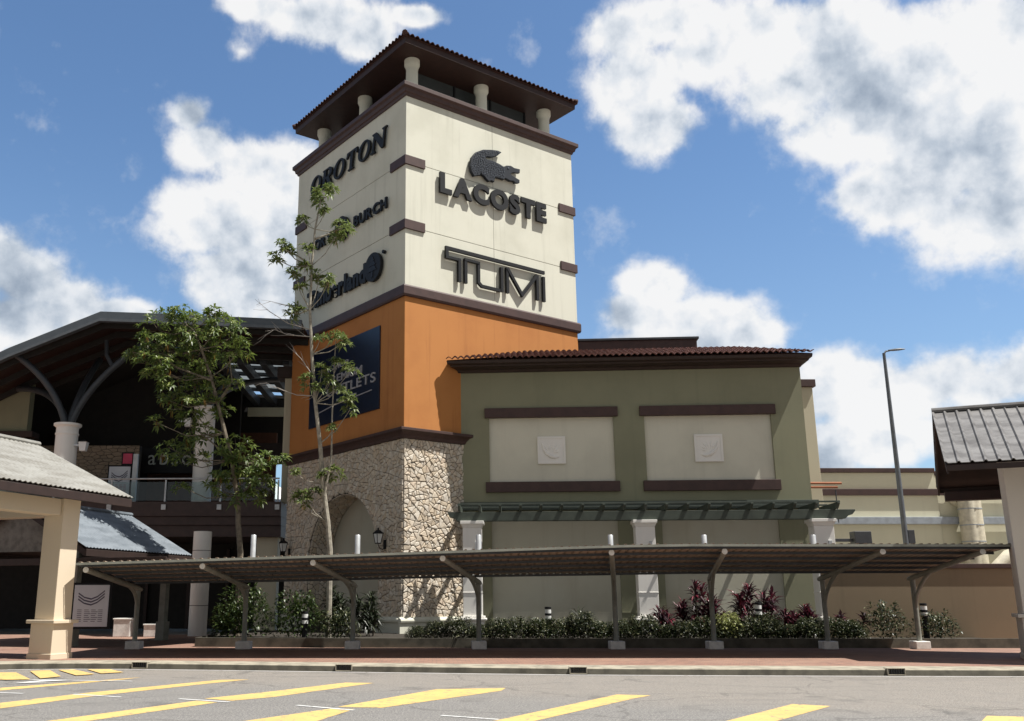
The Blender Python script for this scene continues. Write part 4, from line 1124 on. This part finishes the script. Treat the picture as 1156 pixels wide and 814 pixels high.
hall_column(-12.5, 51.3, 6.76, 12.0, .52)
for (a, b, c_) in (((-12.4, 51.3, 12.1), (-11.7, 53, 14.3), (-8.2, 55.5, 14.6)), ((-12.6, 51.3, 12.1), (-13.4, 52, 14.4), (-15.6, 53, 15.2)), ((-12.5, 51.4, 12.1), (-12.4, 54, 14.3), (-12, 58, 15.0))):
    a, b, c_ = map(Vector, (a, b, c_)); pts = [a*(1-t)**2 + b*2*t*(1-t) + c_*t*t for t in [i/12 for i in range(13)]]
    MB().tube(pts, .17, 10).build('strut', 'dark_steel', hall, smooth=True)
for cx, cy in ((-10.85, 45.3), (-20.0, 51)):
    MB().lathe([(.42, .15), (.42, 4.9)], cx, cy, 24).build('ground_column', 'white', hall, smooth=True)
for z in (1.5, 2.75, 4.0): MB().lathe([(.425, z), (.425, z + .025)], -10.85, 45.3, 24).build('column_joint', 'mortar', hall)
box('pier', 'side_cream', hall, -9.2, -8.1, 50.3, 51.2, .15, 4.94, .01)
box('ground_wall', 'interior', hall, -34, -8.1, 56, 56.4, .15, 4.94, 0)
for x in (-16.5, -14.1, -11.9, -10.0): box('shopfront_frame', 'brown_dk', hall, x, x + .18, 55.7, 55.95, .15, 4.6, .01)
# balustrade
for x0, x1 in ((-24, -19.9), (-19.85, -16.9), (-16.85, -14.05), (-14.0, -11.15), (-11.1, -8.05)):
    box('glass_panel', 'glass', hall, x0, x1, 49.9, 49.915, 6.82, 7.8, 0)
for x in (-19.88, -16.88, -14.03, -11.13, -8.1):
    pst = box('baluster', 'stub', hall, x - .04, x + .04, 49.78, 49.86, 6.2, 7.9, .006)
    box('bracket', 'stub', pst, x - .12, x + .12, 49.62, 49.70, 6.32, 6.6, .01)
MB().tube([(-24, 49.82, 7.93), (-8.05, 49.82, 7.98)], .045, 10).build('handrail', 'stub', hall, smooth=True)
# slender pilaster between hall and tower
pil = thing('pilaster', 'tall tan pilaster with dark cap between the dark hall and the orange tower wall', 'pillar', (0, 0, 0))
box('shaft', 'side_cream', pil, -8.1, -7.4, 50.7, 51.6, 6.8, 13.6, .015); box('cap', 'brown_dk', pil, -8.5, -7.3, 50.4, 51.7, 13.6, 14.2, .015)
# wall lights on the hall columns
def col_light(x, y, z, lab):
    t = thing('column_light', lab, 'lamp', (x, y, z)); box('bracket', 'stub', t, -.5, -.2, -.05, .05, .05, .15, .01)
    MB().frustum(0, 0, -.2, .25, .14, .14, .2, .2).build('glass', 'lampglass', t); MB().frustum(0, 0, .251, .36, .23, .23, .05, .05).build('cap', 'black', t)
col_light(-17.5, 47.0, 9.2, 'small white lantern on the left round hall column')
col_light(-13.3, 50.7, 11.1, 'small white lantern on the round hall column behind the bushy tree')
# shop sign
sg = thing('shop_sign', 'black fascia with white lower case lettering above the balcony', 'sign', (0, 0, 0))
box('board', 'black', sg, -17.0, -12.3, 54.8, 55.0, 8.9, 10.4, .01)
word(sg, 'absolu', -16.55, -13.0, 9.38, 9.95, lambda a, b, c: (a, 54.78 - c, b), 'sign_white', 0, .05, .22, ref='a')
def poster(lab, x0, x1, z0, z1, y, map_=True, m='poster', yaw=0):
    t = thing('poster_board', lab, 'poster', ((x0+x1)/2, y, 0), yaw); h = (x1-x0)/2
    box('frame', 'black', t, -h - .08, h + .08, .03, .1, z0 - .08, z1 + .08, .01); box('sheet', m, t, -h, h, .0, .031, z0, z1, .004)
    if map_:
        mb = MB(); w = z1 - z0; f = lambda a, b, d: (a*h, -d, z0 + b*w); k = 0
        for dz in (0, .07, .14):
            stroke(mb, [(-.75, .80 - dz), (-.4, .70 - dz), (0, .66 - dz), (.35, .72 - dz), (.75, .86 - dz)], .035, f, .001, .004 + .001*k); k += 1
        mb.build('map_drawing', 'ink', t)
        mb = MB()
        for i in range(4):
            for j in range(7): stroke(mb, [(-.75 + i*.4, .4 - j*.045), (-.5 + i*.4 + .06*((i*j) % 3), .4 - j*.045)], .014, f, .001, .004)
        mb.build('legend', 'ink_red' if x0 < -16 else 'ink', t)
    return t
poster('white mall map board in a black frame behind the balcony glass', -17.45, -16.3, 7.1, 8.75, 50.9)
poster('small pink square board above the white map on the balcony', -16.85, -16.35, 8.95, 9.5, 51.2, False, 'pink')
poster('large pale directory map under the left porch, beside the cream column', -12.85, -11.6, .85, 2.3, 34.9)
MB().box(-16.1, -15.85, 50.6, 50.8, 6.76, 9.4).build('sign_post', 'stub', tag(thing('sign_totem', 'plain pale post behind the balcony glass beside the map board', 'post'), None, None), bevel=.01)
# glimpses at the ground floor
for i, (x, w, h, lab) in enumerate(((-14.0, .75, .75, 'white cube planter under the canopy at the far left'), (-12.6, .8, .5, 'low white box on the floor of the dark arcade'))):
    t = thing('display_plinth', lab, 'box', (x, 44.5, .15)); box('body', 'footing', t, -w/2, w/2, -.35, .35, 0, h, .02); box('lid', 'white', t, -w/2 - .03, w/2 + .03, -.38, .38, h, h + .06, .01)
tent = thing('white_tent', 'white fabric tent seen far behind the balcony beside the tower', 'tent', (-13.2, 78, 6.5))
MB().frustum(0, 0, 2.2, 4.6, 3.2, 3.2, .2, .2).build('canopy', 'tent', tent)
for a, b in ((-3, -3), (3, -3), (3, 3), (-3, 3)): MB().tube([(a, b, -6.4), (a, b, 2.2)], .08, 8).build('leg', 'stub', tent)
# tiled house far left
h2 = thing('tiled_house', 'house with an orange clay tile roof just showing above the hall roof at far left', 'building', (-32, 66, 0))
box('wall', 'side_cream', h2, -8, 3.2, -4, 6, 0, 16.4, .02)
wave_sheet('roof_tiles', 'tile', h2, (-9, -5, 16.4), (1, 0, 0), (0, 1, .5), 13.0, 6, .3, .1, rows=10, step=.05)

# ================================================================== PORCHES
def gable_porch(t, half, length, ez, rise, m, period, kind, amp, under, ybeg=0, fas=.3):
    """gable roof: eaves along local y at x=0 and x=-2*half, ridge at x=-half"""
    sl = Vector((-half, 0, rise)); ln = sl.length
    wave_sheet('roof_sheet', m, t, (0, ybeg, ez), (0, 1, 0), sl, length, ln, period, amp, kind, thick=.02)
    wave_sheet('roof_sheet', m, t, (-2*half, ybeg + length, ez), (0, -1, 0), (half, 0, rise), length, ln, period, amp, kind, thick=.02)
    d = .06
    mb = MB()
    for x0, x1 in ((0, -half), (-2*half, -half)):
        mb.add([(x0, ybeg + .02, ez - d), (x0, ybeg + length - .02, ez - d), (x1, ybeg + length - .02, ez + rise - d), (x1, ybeg + .02, ez + rise - d)], [(0, 1, 2, 3)])
    mb.build('roof_lining', under, t)
    for x in (-.06, -2*half + .0): box('eave_board', under, t, x, x + .06, ybeg + .03, ybeg + length - .03, ez - fas, ez - .065, .006)
    MB().tube([(-half, ybeg, ez + rise + .05), (-half, ybeg + length, ez + rise + .05)], .09, 8).build('ridge_cap', m, t, smooth=True)
    for y in (ybeg + .03, ybeg + length - .09):
        m3 = MB()
        for x0, x1 in ((-.062, -half), (-2*half + .062, -half)):
            m3.add([(x0, y, ez - .07), (x1, y, ez + rise - .07), (x1, y, ez + rise - .3), (x0, y, ez - .3), (x0, y + .05, ez - .07), (x1, y + .05, ez + rise - .07), (x1, y + .05, ez + rise - .3), (x0, y + .05, ez - .3)],
                   [(0, 1, 2, 3), (4, 5, 6, 7), (0, 1, 5, 4), (3, 2, 6, 7), (0, 3, 7, 4), (1, 2, 6, 5)])
        m3.build('barge_board', under, t)

def porch_column(t, x, y, w, z1, m, mould=1.05, name='column'):
    c = MB().box(x - w/2, x + w/2, y - w/2, y + w/2, .0, z1).build(name, m, t, bevel=.015)
    b = w/2 + .06
    MB().box(x - b, x + b, y - b, y + b, 0, mould).box(x - b - .1, x + b + .1, y - b - .1, y + b + .1, mould, mould + .1).box(x - b - .03, x + b + .03, y - b - .03, y + b + .03, 0.0, .3).build('pedestal', m, c, bevel=.015)
    return c
lp = thing('entrance_porch', 'cream columned porch with a corrugated cream metal roof at the left edge', 'porch', (-9.4, 29.8, 0), -21)
gable_porch(lp, 3.97, 9.5, 4.9, 1.87, 'roof_cream', .19, 'sine', .035, 'brown_dk', -9.5)
porch_column(lp, -1.05, -1.84, .70, 4.7, 'column_cream', 1.13)
porch_column(lp, -6.3, -1.84, .70, 4.7, 'column_cream', 1.13)
porch_column(lp, -1.05, -8.6, .70, 4.7, 'column_cream', 1.13)
box('beam', 'column_cream', lp, -6.3, -1.41, -2.1, -1.58, 4.2, 4.68, .012)
box('beam', 'column_cream', lp, -1.31, -.79, -8.3, -2.2, 4.2, 4.68, .012)

lp2 = thing('entrance_porch', 'lower porch with a blue grey corrugated roof behind the cream columned porch', 'porch', (-10.2, 41, 0), -18)
gable_porch(lp2, 3.2, 7.0, 3.6, 1.75, 'roof_blue', .19, 'sine', .035, 'brown_dk', -7.0)
MB().add([(-.15, -6.7, 3.5), (-3.2, -6.7, 5.2), (-6.2, -6.7, 3.5)], [(0, 1, 2)]).build('gable_siding', 'wood_sid', lp2)
box('shade_roof', 'brown_dk', lp2, -.9, 3.3, -6.9, 3.2, 3.05, 3.2, .01)  # flat roof added out of sight behind the canopy to shade the ground
box('front_fascia', 'brown_dk', lp2, -6.3, 3.3, -6.98, -6.9, 3.0, 3.24, .01)
for x, y in ((-.8, -6.4), (-.8, -.7), (-5.6, -6.4)): MB().box(x - .14, x + .14, y - .14, y + .14, .15, 3.5).box(x - .2, x + .2, y - .2, y + .2, .15, .9).build('post', 'steel', lp2, bevel=.01)

rp = thing('entrance_porch', 'porch with a worn grey standing seam roof and pinkish pillar at the right edge', 'porch', (14.43, 26.5, 0), 64)
# local x runs back from the eave (negative) and y runs along it away from us: mirror by rotation
rp.rotation_euler = (0, 0, R(-25.5 + 90 + 180))
gable_porch(rp, 3.3, 9.0, 5.53, 2.03, 'roof_worn', .33, 'seam', .05, 'brown_dk', 0, .22)
porch_column(rp, -2.65, 2.3, 1.45, 6.6, 'column_grey', 1.3, 'pillar')
porch_column(rp, -2.65, 7.6, 1.45, 6.6, 'column_grey', 1.3, 'pillar')
box('tie_beam', 'redbrown', rp, -6.3, -5.9, .2, 8.8, 5.0, 5.3, .01)

# ================================================================== RIGHT BACKGROUND
wl = thing('boundary_wall', 'plain tan boundary wall with dark coping at the right, behind the canopy', 'wall', (15.5, 40.6, 0), -32)
wl.location = (15.0, 37.2, 0); wl.rotation_euler = (0, 0, R(-3))
box('wall', 'boundary', wl, 0, 14, 0, .25, 0, 2.95, .01); box('coping', 'brown', wl, -.05, 14, -.08, .33, 2.95, 3.12, .015)
bg = thing('warehouse', 'long low cream flat roofed building with brown bands behind the boundary wall', 'building', (0, 60, 0))
box('wall', 'bg_cream', bg, 14, 31.95, 0, 20, 0, 9.6, .02); box('coping', 'brown', bg, 13.9, 31.9, -.15, 20, 9.6, 9.88, .02)
box('wall', 'bg_cream', bg, 31.95, 60, .12, 20, 0, 9.42, .02); box('coping', 'brown', bg, 31.901, 60, -.02, 20, 9.42, 9.7, .02)
box('band', 'brown', bg, 14, 60, -.14, -.001, 8.15, 8.56, .02)
box('cable_tray', 'pipe_grey', bg, 14, 60, -.3, -.002, 6.34, 6.79, .02)
MB().tube([(33.45, -.75, 0), (33.45, -.75, 7.9), (33.3, -.5, 8.05), (33.2, .1, 8.1)], .66, 20).build('duct', 'duct', bg, smooth=True)
for z in (7.2, 6.2, 5.2): MB().lathe([(.68, z), (.68, z + .06)], 33.45, -.75, 20).build('duct_collar', 'pipe_grey', bg)
MB().tube([(33.5, -2.2, 3.3), (34.6, -2.2, 4.3), (35.8, -2.2, 4.6), (37.2, -2.2, 4.6)], .4, 14).build('curved_duct', 'duct', bg, smooth=True)
ub = thing('utility_box', 'dark grey angled utility box showing above the canopy near the rightmost pillar', 'box', (21.2, 47.5, 0))
box('cabinet', 'dark_steel', ub, -.4, .45, -.3, .3, 4.45, 5.05, .03); MB().tube([(0, 0, 0), (0, 0, 4.45)], .15, 10).build('stand', 'dark_steel', ub); box('arm', 'dark_steel', ub, -1.6, -.41, -.08, .08, 4.55, 4.7, .01)
lm = thing('street_lamp', 'tall grey street lamp with a flat curved head rising behind the canopy', 'lamp', (24.68, 50, 0))
MB().tube([(0, 0, 0), (0, 0, 7), (0, 0, 14.85)], [.16, .13, .08], 14).build('pole', 'lamp_grey', lm, smooth=True)
MB().tube([(0, 0, 14.8), (.12, 0, 14.95), (.35, 0, 15.0)], .05, 8).build('arm', 'lamp_grey', lm, smooth=True)
hd = MB(); hp = [(.25, .12, .03), (.55, .17, .06), (.9, .16, .06), (1.18, .06, .02)]
vs = []
for x, w, h in hp:
    z = 15.0 + (x - .25)*.08
    vs += [(x, -w, z), (x, -w*.6, z + h), (x, w*.6, z + h), (x, w, z), (x, w*.6, z - h*.6), (x, -w*.6, z - h*.6)]
hd.add(vs, [(6*i+j, 6*i+(j+1) % 6, 6*i+6+(j+1) % 6, 6*i+6+j) for i in range(3) for j in range(6)] + [tuple(range(6)), tuple(range(18, 24))]); hd.build('lamp_head', 'lamp_grey', lm, smooth=True)
box('control_box', 'dark_steel', lm, .1, .45, -.12, .12, 4.6, 5.3, .02)

# ================================================================== SKY AND SUN
SUN = Vector((.49, -.14, 1.0)).normalized()
sl = bpy.data.lights.new('sun', 'SUN'); sl.energy = 5.0; sl.angle = R(.55); sl.color = (1, .96, .895)
so = bpy.data.objects.new('sun', sl); COL.objects.link(so); so.rotation_euler = SUN.to_track_quat('Z', 'Y').to_euler(); so.location = (20, -10, 60)
w = bpy.data.worlds.new('World'); S.world = w; w.use_nodes = True
nt = w.node_tree; nt.nodes.clear()
out = N(nt, 'ShaderNodeOutputWorld'); bgn = N(nt, 'ShaderNodeBackground'); bgn.inputs[1].default_value = .092
L(nt, bgn.outputs[0], out.inputs[0])
sky = N(nt, 'ShaderNodeTexSky'); sky.sky_type = 'NISHITA'; sky.sun_disc = False
sky.sun_elevation = math.asin(SUN.z); sky.sun_rotation = math.atan2(SUN.x, SUN.y); sky.air_density = 1.0; sky.dust_density = .6; sky.ozone_density = 2.0
tc = N(nt, 'ShaderNodeTexCoord'); sep = N(nt, 'ShaderNodeSeparateXYZ'); L(nt, tc.outputs['Generated'], sep.inputs[0])
def mth(op, a, b=None, c=None):
    m = N(nt, 'ShaderNodeMath', operation=op)
    for i, v in enumerate((a, b, c)):
        if v is None: continue
        if hasattr(v, 'is_output'): L(nt, v, m.inputs[i])
        else: m.inputs[i].default_value = v
    return m.outputs[0]
az = mth('ARCTAN2', sep.outputs[0], sep.outputs[1]); el = mth('ARCSINE', sep.outputs[2])
cmb = N(nt, 'ShaderNodeCombineXYZ'); L(nt, az, cmb.inputs[0]); L(nt, el, cmb.inputs[1])
P = cmb.outputs[0]
CL = [(215, 130, 28, 26), (232, 165, 50, 40), (285, 190, 70, 48), (330, 190, 60, 50), (240, 245, 80, 55), (310, 260, 90, 70), (270, 320, 80, 60), (330, 330, 70, 60), (200, 235, 35, 30),
      (150, 185, 26, 30), (-10, 300, 60, 55), (30, 320, 60, 45), (70, 345, 70, 38), (130, 352, 60, 20), (10, 360, 90, 50),
      (370, 22, 95, 38), (410, 40, 45, 30), (300, 8, 50, 22), (272, 58, 17, 12), (470, 18, 40, 14),
      (705, 35, 60, 42), (715, 90, 62, 55), (735, 140, 55, 45), (790, 60, 60, 40), (760, 20, 90, 40), (850, 30, 100, 45), (940, 60, 120, 75), (1010, 110, 130, 90), (1100, 60, 140, 90), (1110, 170, 130, 85), (1040, 200, 95, 60), (1120, 250, 90, 55), (960, 150, 70, 45), (900, 85, 60, 45), (980, 215, 45, 30), (1180, 210, 120, 110),
      (872, 236, 36, 16), (742, 325, 52, 36), (785, 362, 95, 38), (718, 352, 45, 32), (835, 378, 55, 25), (770, 390, 120, 35),
      (1000, 440, 100, 46), (945, 430, 60, 42), (1055, 430, 95, 45), (985, 495, 85, 30), (1110, 440, 60, 26), (925, 520, 45, 40), (1180, 420, 80, 40)]
best = None
for x, y, a, b in CL:
    d = ray(x, y).normalized(); ca, ce = math.atan2(d.x, d.y), math.asin(d.z); k = 1/math.cos(ce)
    vm = N(nt, 'ShaderNodeVectorMath', operation='SUBTRACT'); L(nt, P, vm.inputs[0]); vm.inputs[1].default_value = (ca, ce, 0)
    v2 = N(nt, 'ShaderNodeVectorMath', operation='MULTIPLY'); L(nt, vm.outputs[0], v2.inputs[0]); v2.inputs[1].default_value = (FPX/a*math.cos(ce), FPX/b, 0)
    ln = N(nt, 'ShaderNodeVectorMath', operation='LENGTH'); L(nt, v2.outputs[0], ln.inputs[0])
    wg = .36 if a < 40 and b < 31 and x not in (705, 215) else 1.0
    f = mth('MULTIPLY', mth('SUBTRACT', 1.0, ln.outputs['Value']), wg)
    if wg < 1: f = mth('SUBTRACT', f, .12)
    best = f if best is None else mth('SMOOTH_MAX', best, f, .18)
back = mth('MULTIPLY', mth('LESS_THAN', sep.outputs[1], .25), .1)
def wnoise(off, scale, det, rough):
    va = N(nt, 'ShaderNodeVectorMath', operation='ADD'); L(nt, P, va.inputs[0]); va.inputs[1].default_value = off
    return noise(nt, va.outputs[0], scale, det, rough)
def billow(off, scale, det):
    va = N(nt, 'ShaderNodeVectorMath', operation='ADD'); L(nt, P, va.inputs[0]); va.inputs[1].default_value = off
    wn = N(nt, 'ShaderNodeTexNoise'); wn.inputs['Scale'].default_value = 11; wn.inputs['Detail'].default_value = 3; L(nt, va.outputs[0], wn.inputs['Vector'])
    ws = N(nt, 'ShaderNodeVectorMath', operation='SCALE'); L(nt, wn.outputs['Color'], ws.inputs[0]); ws.inputs['Scale'].default_value = .07
    w2 = N(nt, 'ShaderNodeVectorMath', operation='ADD'); L(nt, va.outputs[0], w2.inputs[0]); L(nt, ws.outputs[0], w2.inputs[1])
    v = N(nt, 'ShaderNodeTexVoronoi'); v.feature = 'F1'; v.normalize = True; v.inputs['Scale'].default_value = scale; v.inputs['Detail'].default_value = det; v.inputs['Roughness'].default_value = .55
    L(nt, w2.outputs[0], v.inputs['Vector']); return mth('SUBTRACT', 1.0, v.outputs['Distance'])
n1 = wnoise((3.1, 1.7, .4), 7, 8, .58); n2 = wnoise((.3, 5.2, .9), 34, 4, .62)
b1 = billow((1.3, .7, .2), 15, 2)
n1b = wnoise((3.1 + .02, 1.7 + .034, .4), 7, 4, .58)
dens = mth('ADD', mth('MAXIMUM', best, mth('SUBTRACT', back, .25)), mth('MULTIPLY', mth('SUBTRACT', n1, .5), 1.5))
dens = mth('ADD', dens, mth('MULTIPLY', mth('SUBTRACT', b1, .70), .95))
veil = mth('MULTIPLY', maprange(nt, mth('ADD', dens, mth('MULTIPLY', mth('SUBTRACT', n2, .5), .8)), -.08, .34), .35)
alpha = mth('MAXIMUM', maprange(nt, mth('ADD', dens, mth('MULTIPLY', mth('SUBTRACT', n2, .5), .5)), .0, .46), veil)
relief = mth('ADD', mth('MULTIPLY', mth('SUBTRACT', n1, n1b), 2.1), mth('MULTIPLY', mth('SUBTRACT', b1, .62), .7))
relief = mth('ADD', relief, mth('MULTIPLY', mth('SUBTRACT', n2, .5), .5))
thick = maprange(nt, mth('ADD', best, mth('MULTIPLY', mth('SUBTRACT', n1, .5), 1.6)), .3, 1.0, 0, 1)
bri = mth('ADD', mth('SUBTRACT', .86, mth('MULTIPLY', thick, .17)), relief)
bri = mth('MINIMUM', mth('MAXIMUM', bri, .42), 1.15)
shade = ramp(nt, bri, [(.42, (.36, .43, .53)), (.64, (.56, .63, .72)), (.84, (.83, .87, .92)), (1, (1, 1, 1))])
sc_ = N(nt, 'ShaderNodeVectorMath', operation='SCALE'); L(nt, shade, sc_.inputs[0]); sc_.inputs['Scale'].default_value = 6.4
tint = mix(nt, 1.0, sky.outputs[0], (.80, .95, 1.05), 'MULTIPLY')
haze_n = mix(nt, maprange(nt, el, .02, .5, .24, 0), tint, (3.2, 4.0, 4.9))
final = mix(nt, mth('MULTIPLY', alpha, .97), haze_n, sc_.outputs[0])
# added dimming of the unseen sky behind the camera, to weaken fill light
back_dim = maprange(nt, sep.outputs[1], -.05, .32, 1, 0)
dim_tone = ramp(nt, n1, [(.3, (1.7, 1.72, 1.75)), (.6, (2.75, 2.75, 2.75))])
final = mix(nt, mth('MULTIPLY', back_dim, .9), final, dim_tone)
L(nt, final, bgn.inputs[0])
w.cycles.sampling_method = 'MANUAL'; w.cycles.sample_map_resolution = 512

S.render.engine = 'CYCLES'
S.view_settings.view_transform = 'Standard'; S.view_settings.look = 'None'; S.view_settings.gamma = 1; S.view_settings.exposure = .66
S.view_settings.use_curve_mapping = False
S.cycles.max_bounces = 6; S.cycles.diffuse_bounces = 3; S.cycles.transparent_max_bounces = 8
S.render.resolution_x = 1024; S.render.resolution_y = 721
